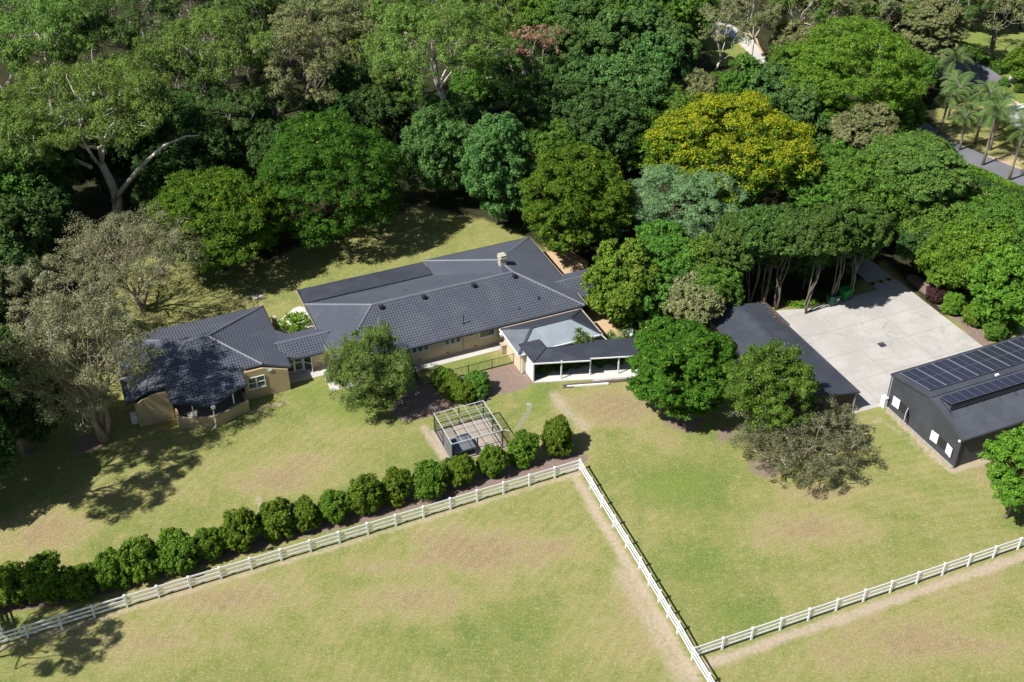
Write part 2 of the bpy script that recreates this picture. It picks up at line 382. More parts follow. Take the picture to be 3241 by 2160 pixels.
MULCH = [(909,925),(893,937),(900,958),(930,968),(975,962),(1010,950),(1055,927),(1085,920),(1140,905),(1180,903),(1230,880),(1218,868),(1195,843),(1180,835),(1150,842),(1100,860),(1040,868),(1000,872),(965,890),(930,905)]
def ground():
    def axis(a, b, st, outer):
        mid = list(np.arange(a, b + st, st)); lo = [a - o for o in reversed(outer)]; hi = [mid[-1] + o for o in outer]
        return np.array(lo + mid + hi)
    out = [3, 8, 18, 40, 90, 200, 450, 900]
    xs = axis(-62, 72, .4, out); ys = axis(48, 215, .4, out)
    X, Y = np.meshgrid(xs, ys); nx, ny = len(xs), len(ys)
    Z = np.zeros_like(X)
    V = np.stack([X.ravel(), Y.ravel(), Z.ravel()], 1)
    i = np.arange(nx - 1)[None, :] + nx * np.arange(ny - 1)[:, None]
    Q = np.stack([i, i + 1, i + 1 + nx, i + nx], -1).reshape(-1, 4)
    me = mesh_np('ground', V, Q)
    z0 = np.zeros_like(X)
    # bare tan dirt: worn strips along the fences, tracks
    dirt = z0.copy()
    off = lambda pts, dx, dy: [(x + dx, y + dy) for x, y in pts]
    dirt = np.maximum(dirt, .85 * soft(sd_line(X, Y, off([left_posts[0], left_posts[-1]], .1, -.3)) - .25, .9))
    dl = sd_line(X, Y, off(diag_posts, -.7, -.2)); dirt = np.maximum(dirt, .95 * soft(dl - .45, 1.3))
    dl2 = sd_line(X, Y, off(diag_posts[5:12], -1.6, -.4)); dirt = np.maximum(dirt, .70 * soft(dl2 - .9, 2.4))
    dirt = np.maximum(dirt, .95 * soft(sd_line(X, Y, off([right_posts[0], right_posts[-1]], .3, -.8)) - .5, 1.2))
    for pts, w, s, k in [([(1270,905),(1300,945),(1345,980)], .9, 1.8, .65), ([(595,1145),(600,1175)], .25, .6, .9),
                         ([(1940,1035),(2020,960),(2190,1088),(2330,1035)], .35, .8, .55), ([(2040,945),(2187,1085)], .3, .5, .9), ([(2190,1082),(2353,1030)], .35, .6, .85), ([(1180,1000),(1235,1045),(1300,1040)], .5, 1.0, .5),
                         ([(975,985),(1032,1070)], .5, .8, .85), ([(660,925),(560,950),(520,965)], .2, .5, .7), ([(590,683),(600,683)], .5, .9, .9)]:
        dirt = np.maximum(dirt, k * soft(sd_line(X, Y, apts(pts)) - w, s))
    dry = z0.copy(); lush = z0.copy()
    def blob(arr, cx, cy, rx, ry, k):
        c = at(cx, cy); s, sn, cs = scale_at(c); a = rx / s; b = ry / s / sn
        q = np.hypot((X - c.x) / a, (Y - c.y) / b); np.maximum(arr, k * np.clip(1.25 - q, 0, 1), out=arr)
    for b in [(1090,1270,190,60,.95),(640,1105,130,40,.85),(1420,930,140,50,.9),(110,1225,120,60,.8),(1850,1215,170,45,.7),(2120,1480,240,70,.8),
              (500,1370,260,50,.6),(950,1380,200,50,.55),(2250,1330,160,60,.4),(300,1480,260,50,.5),(1250,1260,120,40,.6),(1540,1010,60,40,.5),(2270,1090,60,40,.4),(700,1060,80,30,.5),
              (1460,1380,60,90,.5),(1880,1130,120,30,.5),(1400,1450,140,60,.35),(1500,930,120,40,.6),(850,1300,90,30,.6),(1950,1500,120,50,.5)]: blob(dry, *b)
    for b in [(1560,1120,150,60,.8),(1680,1000,90,30,.6),(820,940,150,45,.9),(1020,830,120,25,.9),(720,900,80,30,.8),(1230,920,50,60,.8),(1000,1040,120,30,.4),(1620,1290,120,80,.5),(1700,1420,120,50,.6),
              (1250,1440,200,60,.45),(900,1500,200,60,.45),(2060,1010,80,50,.6),(2150,1120,110,30,.5),(480,1200,160,40,.4),(950,1270,60,20,.4),(2330,1200,50,25,.7),(1300,960,30,30,.7),
              (2320,210,120,60,1),(2300,100,140,60,1),(1660,90,90,60,.9),(2250,430,90,40,.4)]: blob(lush, *b)
    # mulch, and leaf litter whose colour also carries the shade under the wood
    mul = soft(sd_poly(X, Y, apts(MULCH)), .35)
    hedge = apts([(0,1392),(150,1372),(400,1302),(620,1240),(850,1180),(1000,1140),(1150,1095),(1330,1052)])
    mul = np.maximum(mul, .95 * soft(sd_line(X, Y, hedge) - .9, .6))
    mul = np.maximum(mul, soft(sd_line(X, Y, apts([(2100,640),(2165,695),(2225,745),(2262,790)])) - .9, .8))
    for c in [(205,1020,1.8),(1755,1075,1.6),(1570,960,2.4),(1665,1000,1.2),(1085,905,2.2)]:
        p = at(c[0], c[1]); mul = np.maximum(mul, .8 * soft(np.hypot(X - p.x, Y - p.y) - c[2], 2.2))
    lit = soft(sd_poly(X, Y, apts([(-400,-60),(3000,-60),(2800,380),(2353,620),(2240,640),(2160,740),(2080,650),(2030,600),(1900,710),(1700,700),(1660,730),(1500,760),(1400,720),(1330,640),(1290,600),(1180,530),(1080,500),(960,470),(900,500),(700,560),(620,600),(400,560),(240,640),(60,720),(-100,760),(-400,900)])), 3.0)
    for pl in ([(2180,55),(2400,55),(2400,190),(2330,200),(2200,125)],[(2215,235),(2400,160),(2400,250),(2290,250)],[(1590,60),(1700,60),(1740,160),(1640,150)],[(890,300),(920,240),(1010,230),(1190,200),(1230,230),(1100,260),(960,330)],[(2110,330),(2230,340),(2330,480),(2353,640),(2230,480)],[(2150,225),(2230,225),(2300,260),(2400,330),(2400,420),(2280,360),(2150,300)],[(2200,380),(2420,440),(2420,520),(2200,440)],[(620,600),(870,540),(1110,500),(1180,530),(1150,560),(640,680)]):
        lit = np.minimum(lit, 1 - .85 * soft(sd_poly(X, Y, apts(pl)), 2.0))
    sand = soft(sd_poly(X, Y, apts([(1245,560),(1300,570),(1350,600),(1350,640),(1290,640)])), .5)
    sand = np.maximum(sand, soft(sd_poly(X, Y, apts([(1345,700),(1400,700),(1420,775),(1380,790),(1352,730)])), .5))
    sand = np.maximum(sand, .5 * soft(sd_poly(X, Y, apts([(2180,400),(2353,330),(2353,420),(2353,500),(2200,470)])), 1.5))
    for nm, ch in (('maskA', (dirt, dry, lush)), ('maskB', (mul, lit, sand))):
        c = np.stack([ch[0].ravel(), ch[1].ravel(), ch[2].ravel(), np.ones(X.size)], 1).astype(np.float32)
        a = me.attributes.new(nm, 'FLOAT_COLOR', 'POINT'); a.data.foreach_set('color', c.ravel())
    t = NT('grass and soil'); co = t.coord()
    A = t.new('ShaderNodeAttribute', attribute_name='maskA'); B = t.new('ShaderNodeAttribute', attribute_name='maskB')
    sa = t.new('ShaderNodeSeparateColor'); t.l.new(A.outputs['Color'], sa.inputs[0])
    sb = t.new('ShaderNodeSeparateColor'); t.l.new(B.outputs['Color'], sb.inputs[0])
    big = t.noise(co, .09, 5, .6, .3); mid = t.noise(co, .45, 6, .65); fine = t.noise(co, 3.5, 5, .7); grain = t.noise(co, 22, 4, .75)
    mp = t.new('ShaderNodeMapping'); mp.inputs['Rotation'].default_value = (0, 0, -.6); mp.inputs['Scale'].default_value = (1, .22, 1); t.l.new(co, mp.inputs[0])
    streak = t.noise(mp.outputs[0], 1.1, 5, .6)
    f = t.math('ADD', t.math('MULTIPLY', big, 1.05), t.math('MULTIPLY', mid, .95)); f = t.math('ADD', f, t.math('MULTIPLY', streak, .40))
    f = t.math('ADD', f, t.math('MULTIPLY', fine, .65))                                   # mean about .88
    f = t.math('ADD', f, t.math('MULTIPLY', sa.outputs[1], .62)); f = t.math('SUBTRACT', f, t.math('MULTIPLY', sa.outputs[2], .35))
    grass = t.ramp(t.rng(f, 1.12, 2.10, 0, 1, False), [(0, (.135, .205, .038)), (.25, (.212, .250, .062)), (.46, (.290, .290, .092)), (.68, (.365, .312, .140)), (.86, (.360, .270, .150)), (1, (.335, .245, .145))])
    tuft = t.noise(co, 7.0, 3, .8); tuft2 = t.noise(co, 4.2, 2, .7)
    grass = t.mix(t.rng(grain, .38, .62, .0, .45), grass, t.mix(.5, grass, (.09, .10, .03)))
    grass = t.mix(t.rng(tuft, .50, .64, .0, .60), grass, t.mix(.55, grass, (.10, .14, .03)))
    grass = t.mix(t.rng(tuft, .50, .36, 0, .45), grass, (.50, .46, .25))
    mw = t.new('ShaderNodeTexWave', wave_type='RINGS', rings_direction='Z'); mw.inputs['Scale'].default_value = .33; mw.inputs['Distortion'].default_value = 1.2; mw.inputs['Detail'].default_value = 2
    mm = t.new('ShaderNodeMapping'); mm.inputs['Location'].default_value = (-48, -40, 0); t.l.new(co, mm.inputs[0]); t.l.new(mm.outputs[0], mw.inputs['Vector'])
    grass = t.mix(t.math('MULTIPLY', t.rng(mw.outputs['Fac'], .35, .9), t.rng(big, .42, .60, 0, .22)), grass, (.40, .37, .16))
    weeds = t.noise(co, 1.3, 7, .78); grass = t.mix(t.rng(weeds, .53, .64, 0, .42), grass, (.44, .37, .22)); grass = t.mix(t.rng(weeds, .46, .34, 0, .45), grass, (.15, .21, .05))
    grass = t.mix(t.rng(tuft2, .55, .68, 0, .40), grass, (.52, .48, .27))
    lg = t.mix(t.rng(tuft, .40, .60), (.245, .300, .070), (.165, .235, .045)); grass = t.mix(t.math('MULTIPLY', t.rng(sa.outputs[2], .15, 1.0), .62), grass, lg)
    edge = t.math('ADD', t.math('MULTIPLY', mid, .5), t.math('MULTIPLY', fine, .5))
    def brk(m, w=.25): return t.rng(t.math('ADD', m, t.math('MULTIPLY', t.math('SUBTRACT', edge, .5), 1.3)), .5 - w, .5 + w)
    dcol = t.mix(t.rng(fine, .35, .7), (.44, .355, .26), (.54, .46, .35)); dcol = t.mix(t.rng(grain, .4, .7, 0, .5), dcol, (.34, .26, .18))
    grass = t.mix(brk(sa.outputs[0], .3), grass, dcol)
    mcol = t.mix(t.rng(fine, .3, .7), (.24, .175, .145), (.36, .275, .225)); mcol = t.mix(t.rng(grain, .4, .68, 0, .6), mcol, (.13, .09, .075))
    mcol = t.mix(t.rng(grain, .60, .74, 0, .5), mcol, (.50, .40, .31))
    lcol = t.mix(t.rng(mid, .35, .65), (.030, .030, .016), (.052, .055, .024)); lcol = t.mix(t.rng(fine, .5, .75, 0, .6), lcol, (.095, .072, .045))  # leaf litter, painted near black to include the shade below the trees
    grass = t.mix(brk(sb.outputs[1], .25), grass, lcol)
    grass = t.mix(brk(sb.outputs[2], .25), grass, t.mix(t.rng(fine, .3, .7), (.55, .38, .22), (.66, .49, .31)))
    grass = t.mix(brk(sb.outputs[0], .2), grass, mcol)
    t.bump(t.math('ADD', grain, t.math('MULTIPLY', fine, .8)), .75, .09)
    t.base(grass, .95, .08)
    me.materials.append(t.m)
    o = bpy.data.objects.new('ground', me); link(o); tag(o, kind='structure')
ground()

def sheet(name, pts, z, mat, kind='structure', label=None, cat=None, th=0.12, group=None):
    """flat slab with a real edge; pts are world (x,y)"""
    c = Vector((sum(p[0] for p in pts) / len(pts), sum(p[1] for p in pts) / len(pts), 0))
    a = sum(pts[i][0] * pts[(i + 1) % len(pts)][1] - pts[(i + 1) % len(pts)][0] * pts[i][1] for i in range(len(pts)))
    if a < 0: pts = list(reversed(pts))
    mb = MB().prism([(p[0] - c.x, p[1] - c.y) for p in pts], z - th, z)
    o = mb.build(name, mat); o.location = c
    return tag(o, label, cat, group, kind)
def uvs(l): return [tuple(W(*p)[:2]) for p in l]
# ------------------------------------------------------------------ roofs
def roof(name, planes, style, mat, parent, under=True):
    """planes: convex polygons [(u,v,z)..] covered with real tile courses or ribbed sheeting"""
    out = bmesh.new(); r = rootof(parent); off = Vector((r['_u'], r['_v'], 0)) if '_u' in r else Vector()
    for poly in planes:
        P = [Vector(p) for p in poly]; n = Vector()
        for i in range(len(P)): n += P[i].cross(P[(i + 1) % len(P)])
        n.normalize()
        if n.z < 0: P.reverse(); n = -n
        s = (-Vector((0, 0, 1)) + n * n.z)
        s = s.normalized() if s.length > 1e-3 else Vector((0, -1, 0))
        t = s.cross(n).normalized()
        a = [p.dot(t) for p in P]; b = [p.dot(s) for p in P]; h0 = P[0].dot(n)
        if style == 'tile':
            per, ss, hh = .30, [0, .22, .45, .7, .9], [0, .026, .040, .026, -.004]; course = .34
        elif style == 'rib':
            per, ss, hh = .24, [0, .42, .5, .75, .85], [0, 0, .03, .03, 0]; course = None
        elif style == 'corr':
            per, ss, hh = .16, [0, .25, .5, .75], [0, .014, .02, .014]; course = None
        elif style == 'fine':
            per, ss, hh = .30, [0, .3, .6, .85], [0, .010, .014, .008]; course = .30
        i0, i1 = math.floor(min(a) / per), math.ceil(max(a) / per)
        A = np.array([(i + x) * per for i in range(i0, i1 + 1) for x in ss]); HA = np.array(hh * (i1 - i0 + 1))
        rows = []
        if course:
            st = .055 if style == 'tile' else .02
            k0, k1 = math.floor(min(b) / course), math.ceil(max(b) / course)
            for k in range(k0, k1): rows += [(k * course + .003, 0.0), ((k + 1) * course, st)]
        else: rows = [(min(b) - .1, 0.0), (max(b) + .1, 0.0)]
        nb, na = len(rows), len(A); B = np.array([x[0] for x in rows]); HB = np.array([x[1] for x in rows])
        AA, BB = np.meshgrid(A, B); H = h0 + HA[None, :] + HB[:, None]
        tv, sv, nv = np.array(t), np.array(s), np.array(n)
        V = AA[..., None] * tv + BB[..., None] * sv + H[..., None] * nv - np.array(off)
        # drop cells clearly outside
        poly2 = list(zip(a, b)); D = sd_poly(AA, BB, poly2) < .8
        bm = bmesh.new(); idx = {}
        Vf = V.reshape(-1, 3); Df = D.ravel()
        vs = {}
        def gv(i):
            if i not in vs: vs[i] = bm.verts.new(Vf[i])
            return vs[i]
        for j in range(nb - 1):
            for i in range(na - 1):
                q = (j * na + i, j * na + i + 1, (j + 1) * na + i + 1, (j + 1) * na + i)
                if course is None or Df[q[0]] or Df[q[1]] or Df[q[2]] or Df[q[3]]:
                    bm.faces.new([gv(x) for x in q])
        for i in range(len(P)):
            p, q = P[i] - off, P[(i + 1) % len(P)] - off; e = (q - p).normalized(); no = e.cross(n)
            g = bm.verts[:] + bm.edges[:] + bm.faces[:]
            bmesh.ops.bisect_plane(bm, geom=g, plane_co=p, plane_no=no, clear_outer=True)
        bmesh.ops.recalc_face_normals(bm, faces=bm.faces[:])
        bm.normal_update()
        if bm.faces and sum(f.normal.dot(n) * f.calc_area() for f in bm.faces) < 0: bmesh.ops.reverse_faces(bm, faces=bm.faces[:])
        if under:
            m = len(P); lo = [bm.verts.new(p - off - n * .12) for p in P]; hi = [bm.verts.new(p - off - n * .004) for p in P]
            bm.faces.new(list(reversed(lo)))
            for i in range(m): bm.faces.new((lo[i], lo[(i + 1) % m], hi[(i + 1) % m], hi[i]))
        tmp = bpy.data.meshes.new('t'); bm.to_mesh(tmp); out.from_mesh(tmp); bpy.data.meshes.remove(tmp); bm.free()
    me = bpy.data.meshes.new(name); out.to_mesh(me); out.free(); me.materials.append(mat)
    o = bpy.data.objects.new(name, me); link(o); o.parent = parent
    return o
def ridge(lines, mat, parent, r=.13, z=.03, name='ridge_cap'):
    mb = MB(); rnd = random.Random(5)
    for a, b in lines:
        a, b = Vector(a), Vector(b); L = (b - a).length; n = max(1, round(L / .42)); d = (b - a) / n
        for i in range(n):
            j = rnd.uniform(-.006, .006)
            p = a + d * i + Vector((0, 0, z + j)); q = a + d * (i + 1.06) + Vector((0, 0, z + j))
            mb.tube([p, q], [r * 1.08, r * .92], 8)
    return mb.build(name, mat, parent)
def gutter(lines, parent, mat=None, w=.13, h=.14, drop=.05, name='gutter'):
    mb = MB()
    for a, b in lines: mb.bar((a[0], a[1], a[2] - drop), (b[0], b[1], b[2] - drop), w, h)
    return mb.build(name, mat or M['gutter'], parent)
def window(parent, a, b, v, z0, z1, side='v-', n=2, name='window', rail=None, open_=False):
    """pane with a frame as its child; lies in the wall at v (or u) and stands 3 cm proud"""
    s = -1 if side[1] == '-' else 1; horiz = side[0] == 'v'
    def bx(mb, p0, p1, d0, d1, q0, q1):
        if horiz: mb.box(p0, p1, v + s * d0, v + s * d1, q0, q1)
        else: mb.box(v + s * d0, v + s * d1, p0, p1, q0, q1)
    g = MB(); bx(g, a + .03, b - .03, -.05, .02, z0 + .03, z1 - .03); pane = g.build(name, M['glass'], parent)
    f = MB(); w = .07
    bx(f, a, a + w, -.04, .07, z0, z1); bx(f, b - w, b, -.04, .07, z0, z1)
    bx(f, a + w, b - w, -.04, .07, z0, z0 + w); bx(f, a + w, b - w, -.04, .07, z1 - w, z1)
    for i in range(1, n):
        x = a + (b - a) * i / n; bx(f, x - w * .7, x + w * .7, -.035, .065, z0 + w, z1 - w)
    if rail:
        for q in rail: bx(f, a + w, b - w, -.03, .055, z0 + (z1 - z0) * q - w / 2, z0 + (z1 - z0) * q + w / 2)
    if open_:                                  # awning sashes pushed out at the bottom
        for i in range(n):
            x0 = a + (b - a) * i / n + .08; x1 = a + (b - a) * (i + 1) / n - .08
            p = lambda x, d, z: (x, v + s * d, z) if horiz else (v + s * d, x, z)
            zt, zb = z1 - .08, z0 + .02
            for q0, q1 in ((p(x0, .08, zt), p(x0, .34, zb)), (p(x1, .08, zt), p(x1, .34, zb)), (p(x0, .34, zb), p(x1, .34, zb)), (p(x0, .08, zt), p(x1, .08, zt))):
                f.bar(q0, q1, .06, .05)
    f.build('window_frame', M['whiteframe'], pane)
    s_ = MB(); bx(s_, a - .06, b + .06, -.04, .12, z0 - .07, z0 - .003); s_.build('sill', M['whiteframe'], pane)
    return pane

# ================= main house
mh = grid_thing('brick_house', 36, 104, 'long low cream brick house under a dark slate tiled hip roof, chimney on its ridge', 'house')
E_, R_ = 2.8, 5.0
roof('tiled_roof', [
    [(21.95,96.35,E_),(50.2,96.35,E_),(44.3,102.5,R_),(27.8,102.5,R_)],
    [(21.95,96.35,E_),(27.8,102.5,R_),(21.95,108.65,E_)],
    [(21.95,108.65,E_),(27.8,102.5,R_),(43.2,102.5,R_),(37.0,108.7,E_)],
    [(37.0,108.7,E_),(43.2,102.5,R_),(43.75,105.5,R_),(37.0,112.0,E_)],
    [(37.0,112.0,E_),(43.75,105.5,R_),(50.4,112.0,E_)],
    [(50.4,112.0,E_),(43.75,105.5,R_),(44.3,102.5,R_),(50.2,96.35,E_)],
    [(43.2,102.5,R_),(44.3,102.5,R_),(43.75,105.5,R_)]], 'tile', M['tile'], mh)
roof('verandah_roof', [[(21.98,108.9,2.86),(36.95,108.9,2.86),(36.95,112.05,2.62),(21.98,112.05,2.62)]], 'fine', M['lean'], mh)
ridge([((27.8,102.5,R_),(44.3,102.5,R_)),((21.95,96.35,E_),(27.8,102.5,R_)),((21.95,108.65,E_),(27.8,102.5,R_)),((50.2,96.35,E_),(44.3,102.5,R_)),
       ((37,112,E_),(43.75,105.5,R_)),((50.4,112,E_),(43.75,105.5,R_)),((43.75,105.5,R_),(44.3,102.5,R_))], M['ridge'], mh)
gutter([((21.9,96.28,E_),(50.25,96.28,E_)),((21.88,96.3,E_),(21.88,112.0,E_)),((50.4,96.3,E_),(50.5,112.1,E_)),((37,112.1,E_),(50.5,112.1,E_)),((21.9,112.12,2.6),(37,112.12,2.6))], mh)
for fa in (((21.8,96.4,2.72),(21.8,112.0,2.62)),((50.6,96.4,2.72),(50.62,112.0,2.72))): MB().bar(*fa,.03,.16).build('fascia', M['fascia'], mh)
w = MB()
w.wall(22.6,97.1,49.9,97.1,[(0,2.7),(1,2.7)]); w.wall(49.7,97.32,49.7,111.3,[(0,2.7),(1,2.7)])
w.wall(49.7,111.3,22.6,111.3,[(0,2.6),(1,2.6)]); w.wall(22.6,111.1,22.6,97.32,[(0,2.7),(1,2.7)])
w.build('wall', M['creambrick'], mh)
# chimney
c = MB(); c.box(43.4,44.1,104.05,104.8,4.5,5.95); c.build('chimney', M['chimney'], mh)
ch = [o for o in mh.children if o.name.startswith('chimney')][0]
MB().box(43.32,44.18,103.97,104.88,5.95,6.08).box(43.48,44.02,104.13,104.72,6.08,6.3).box(43.36,44.14,104.0,104.84,6.3,6.37).build('chimney_cap', M['chimney'], ch)
for u in (28.6, 33.45, 39.25, 44.1):
    m = MB(); z = 4.72 if u < 44 else 4.68; v = 101.75
    m.tube([(u,v,z-.15),(u,v,z+.18)], .16, 12).tube([(u,v,z+.18),(u,v,z+.24),(u,v,z+.44),(u,v,z+.52)], [.17,.27,.25,.08], 14)
    for k in range(12):
        a = k * math.pi / 6; m.bar((u+.26*math.cos(a),v+.26*math.sin(a),z+.24),(u+.24*math.cos(a+.3),v+.24*math.sin(a+.3),z+.46),.05,.02)
    m.build('roof_vent', M['black'], mh)
MB().tube([(36.4,97.6,3.1),(36.4,97.6,4.45)], .05, 8).tube([(36.4,97.6,3.2),(36.4,97.6,3.32)], .11, 10).build('flue_pipe', M['black'], mh)
MB().tube([(42.9,97.7,3.15),(42.9,97.7,3.75)], .035, 8).build('vent_pipe', M['black'], mh)
MB().tube([(45.6,98.5,3.45),(45.6,98.5,3.85)], .07, 8).box(45.4,45.8,98.3,98.7,3.5,3.62).build('vent_cowl', M['black'], mh)
window(mh, 30.15, 32.15, 97.1, 1.5, 2.42, 'v-', 3, open_=True)
window(mh, 33.85, 35.8, 97.1, 1.5, 2.42, 'v-', 3, open_=True)
window(mh, 37.95, 39.75, 97.1, 1.35, 2.4, 'v-', 1)
window(mh, 36.75, 37.4, 97.1, 1.9, 2.45, 'v-', 1)
window(mh, 99.0, 101.2, 49.7, 1.2, 2.4, 'u+', 2); window(mh, 106.0, 108.0, 49.7, 1.2, 2.4, 'u+', 2)
for u in (30.9, 34.1, 37.3): MB().box(u, u + .35, 97.05, 97.12, .32, .5).build('air_vent', M['terra'], mh)
for u in (36.1, 40.1): MB().tube([(u,97.02,0.02),(u,97.02,2.6)], .045, 8).build('downpipe', M['fascia'], mh)

# ================= left house with the curved verandah
lh = grid_thing('tiled_cottage', 10, 103, 'tan brick cottage with a curved verandah wall and tiled hip roof', 'house')
def bulge(u):                                     # verandah eave line
    x = (u - 8.85) / 2.6
    return 96.75 - 1.25 * math.exp(-x * x * 1.3)
ev = [(u, bulge(u)) for u in np.linspace(5.2, 12.6, 15)]
zf = lambda v: 5.4 - .37 * (103.1 - v)
pl = [[(3.6,98.5,zf(98.5)),(14.75,98.5,zf(98.5)),(10.43,103.1,5.4),(8.2,103.1,5.4)],
      [(14.75,98.5,zf(98.5)),(17.55,98.3,2.72),(17.55,110.2,2.78),(10.43,103.1,5.4)],
      [(17.55,110.2,2.78),(1.2,110.2,2.78),(8.2,103.1,5.4),(10.43,103.1,5.4)],
      [(1.2,110.2,2.78),(1.2,98.5,2.78),(3.6,98.5,zf(98.5)),(8.2,103.1,5.4)],
      [(17.55,99.9,2.78),(19.05,99.55,2.5),(17.55,102.2,2.95)], [(17.55,102.6,2.95),(19.0,104.0,2.55),(17.55,105.2,2.8)]]
for (u0, v0), (u1, v1) in zip(ev[:-1], ev[1:]):
    pl.append([(u0,v0,zf(v0)),(u1,v1,zf(v1)),(u1,98.5,zf(98.5)),(u0,98.5,zf(98.5))])
roof('tiled_roof', pl, 'tile', M['tile'], lh)
ridge([((8.2,103.1,5.4),(10.43,103.1,5.4)),((10.43,103.1,5.4),(14.75,98.5,zf(98.5))),((10.43,103.1,5.4),(17.55,110.2,2.78)),((8.2,103.1,5.4),(1.2,110.2,2.78)),((8.2,103.1,5.4),(3.6,98.5,zf(98.5)))], M['ridge'], lh)
g = [((17.6,98.3,2.72),(17.6,110.3,2.78)),((1.1,110.28,2.78),(17.6,110.28,2.78)),((1.12,98.4,2.78),(1.12,110.2,2.78)),((3.6,98.42,zf(98.5)),(5.2,98.42,zf(98.5))),((12.6,98.42,zf(98.5)),(14.75,98.42,zf(98.5))),((14.75,98.42,zf(98.5)),(17.55,98.22,2.72)),
     ((12.66,98.45,zf(98.5)),(12.66,96.75,zf(96.75))),((5.14,98.45,zf(98.5)),(5.14,96.75,zf(96.75)))]
g += [((u0,v0-.07,zf(v0)),(u1,v1-.07,zf(v1))) for (u0,v0),(u1,v1) in zip(ev[:-1], ev[1:])]
gutter(g, lh)
zt = zf(98.5) - .16
w = MB()
w.wall(1.85,98.0,5.35,98.0,[(0,2.85),(.5,zt),(1,zt)])
w.wall(12.6,98.0,17.2,98.0,[(0,zt),(.45,zt),(1,2.62)])
w.wall(17.2,98.22,17.2,109.6,[(0,2.6),(1,2.6)]); w.wall(17.2,109.6,1.85,109.6,[(0,2.6),(1,2.6)]); w.wall(1.85,109.4,1.85,98.22,[(0,2.6),(1,2.6)])
w.wall(5.35,99.9,12.6,99.9,[(0,zt+.4),(1,zt+.4)]); w.wall(5.35,98.22,5.35,99.9,[(0,zt),(1,zt)]); w.wall(12.8,99.9,12.8,98.22,[(0,zt),(1,zt)])
w.build('wall', M['brick'], lh)
def bwall(u):
    x = (u - 8.9) / 2.6; return 96.25 - 1.1 * math.exp(-x * x * 1.3)
bw = [(u, bwall(u)) for u in np.linspace(5.45, 12.5, 15)]; m = MB()
for (u0, v0), (u1, v1) in zip(bw[:-1], bw[1:]): m.wall(u0, v0, u1, v1, [(0,1.25),(1,1.25)], .22)
m.wall(5.45,98.0,5.45,96.5,[(0,1.25),(1,1.25)],.22); m.wall(12.5,96.5,12.5,98.0,[(0,1.25),(1,1.25)],.22)
m.build('verandah_wall', M['brick'], lh)
m = MB()
for (u0, v0), (u1, v1) in zip(bw[:-1], bw[1:]): m.bar((u0, v0 + .11, 1.29), (u1, v1 + .11, 1.29), .28, .07)
m.build('wall_capping', M['brick'], lh)
MB().prism([(u, v + .2) for u, v in bw] + [(12.5,99.9),(5.45,99.9)], .02, .14).build('verandah_floor', M['stone'], lh)
MB().box(7.3,10.4,99.84,99.9,.2,3.2).build('doorway', M['dark'], lh)
for u, v in ((7.0, 95.55 + .3), (11.1, 95.75 + .45)):
    MB().box(u-.06,u+.06,v+.1,v+.22,1.3,zf(v) - .12).build('verandah_post', M['whiteframe'], lh)
MB().tube([(8.9,95.32,zf(95.5)-.15),(8.85,95.1,zf(95.5)-.5),(8.85,94.95,.45),(8.75,94.8,.3),(8.3,94.6,.12)], .06, 10).box(8.7,9.1,95.1,95.45,zf(95.5)-.35,zf(95.5)-.12).build('downpipe', M['whiteframe'], lh)
window(lh, 12.98, 14.75, 98.0, 1.35, 2.75, 'v-', 2, rail=[.5])
MB().box(15.15,15.55,97.93,97.99,3.0,3.25).build('gable_vent', M['whiteframe'], lh)
window(lh, 103.2, 104.6, 17.2, 1.2, 2.3, 'u+', 2)
MB().box(1.2,1.8,98.6,99.5,.1,1.0).build('air_conditioner', M['whiteframe'], lh)

# ================= glazed link between the two houses
lk = grid_thing('link_building', 20, 102, 'low tiled link with white glass doors joining the cottage to the long brick house', 'building')
roof('tiled_roof', [[(17.3,99.8,2.42),(22.6,99.8,2.42),(22.6,102.1,3.22),(17.0,102.1,3.22)], [(17.0,102.1,3.22),(22.9,102.1,3.22),(22.9,104.4,2.42),(17.3,104.4,2.42)],
      ], 'tile', M['tile'], lk)
ridge([((16.9,102.1,3.22),(23.0,102.1,3.22))], M['ridge'], lk, .1, .02)
gutter([((17.5,99.74,2.42),(21.85,99.74,2.42))], lk); gutter([((17.6,104.47,2.42),(21.85,104.47,2.42))], lk)
w = MB(); w.wall(20.3,100.75,22.38,100.75,[(0,2.42),(1,2.42)],.2); w.wall(22.38,103.9,17.43,103.9,[(0,2.35),(1,2.35)],.2); w.build('wall', M['cream'], lk)
def glass_door(a, b, v, z0, z1, parent, d=0.0):
    g = MB().box(a+.05,b-.05,v-.02-d,v+.02-d,z0,z1).build('glass_door', M['glass'], parent)
    f = MB(); 
    for x in (a, b): f.box(x-.06,x+.06,v-.06-d,v+.06-d,z0,z1)
    for z in (z0+.1, (z0+z1)/2, z1-.06): f.box(a+.06,b-.06,v-.055-d,v+.055-d,z-.06,z+.06)
    f.build('door_frame', M['white'], g)
for a, b in ((17.5,18.35),(18.47,19.3),(19.42,20.24)): glass_door(a, b, 100.8, .05, 2.3, lk)
g = MB().bar((19.45,100.6,1.2),(20.1,99.95,1.2),.04,2.2).build('open_door', M['glass'], lk)
f = MB()
for z in (.15,1.2,2.3): f.bar((19.45,100.6,z),(20.1,99.95,z),.07,.12)
f.bar((19.45,100.6,.1),(19.45,100.6,2.36),.08,.08).bar((20.1,99.95,.1),(20.1,99.95,2.36),.08,.08); f.build('door_frame', M['white'], g)
MB().tube([(20.8,100.68,.6),(21.2,100.66,.35),(21.8,100.66,.5),(22.0,100.66,1.6),(21.4,100.66,2.1),(20.9,100.66,1.9)], .02, 6).build('hose', M['black'], lk)

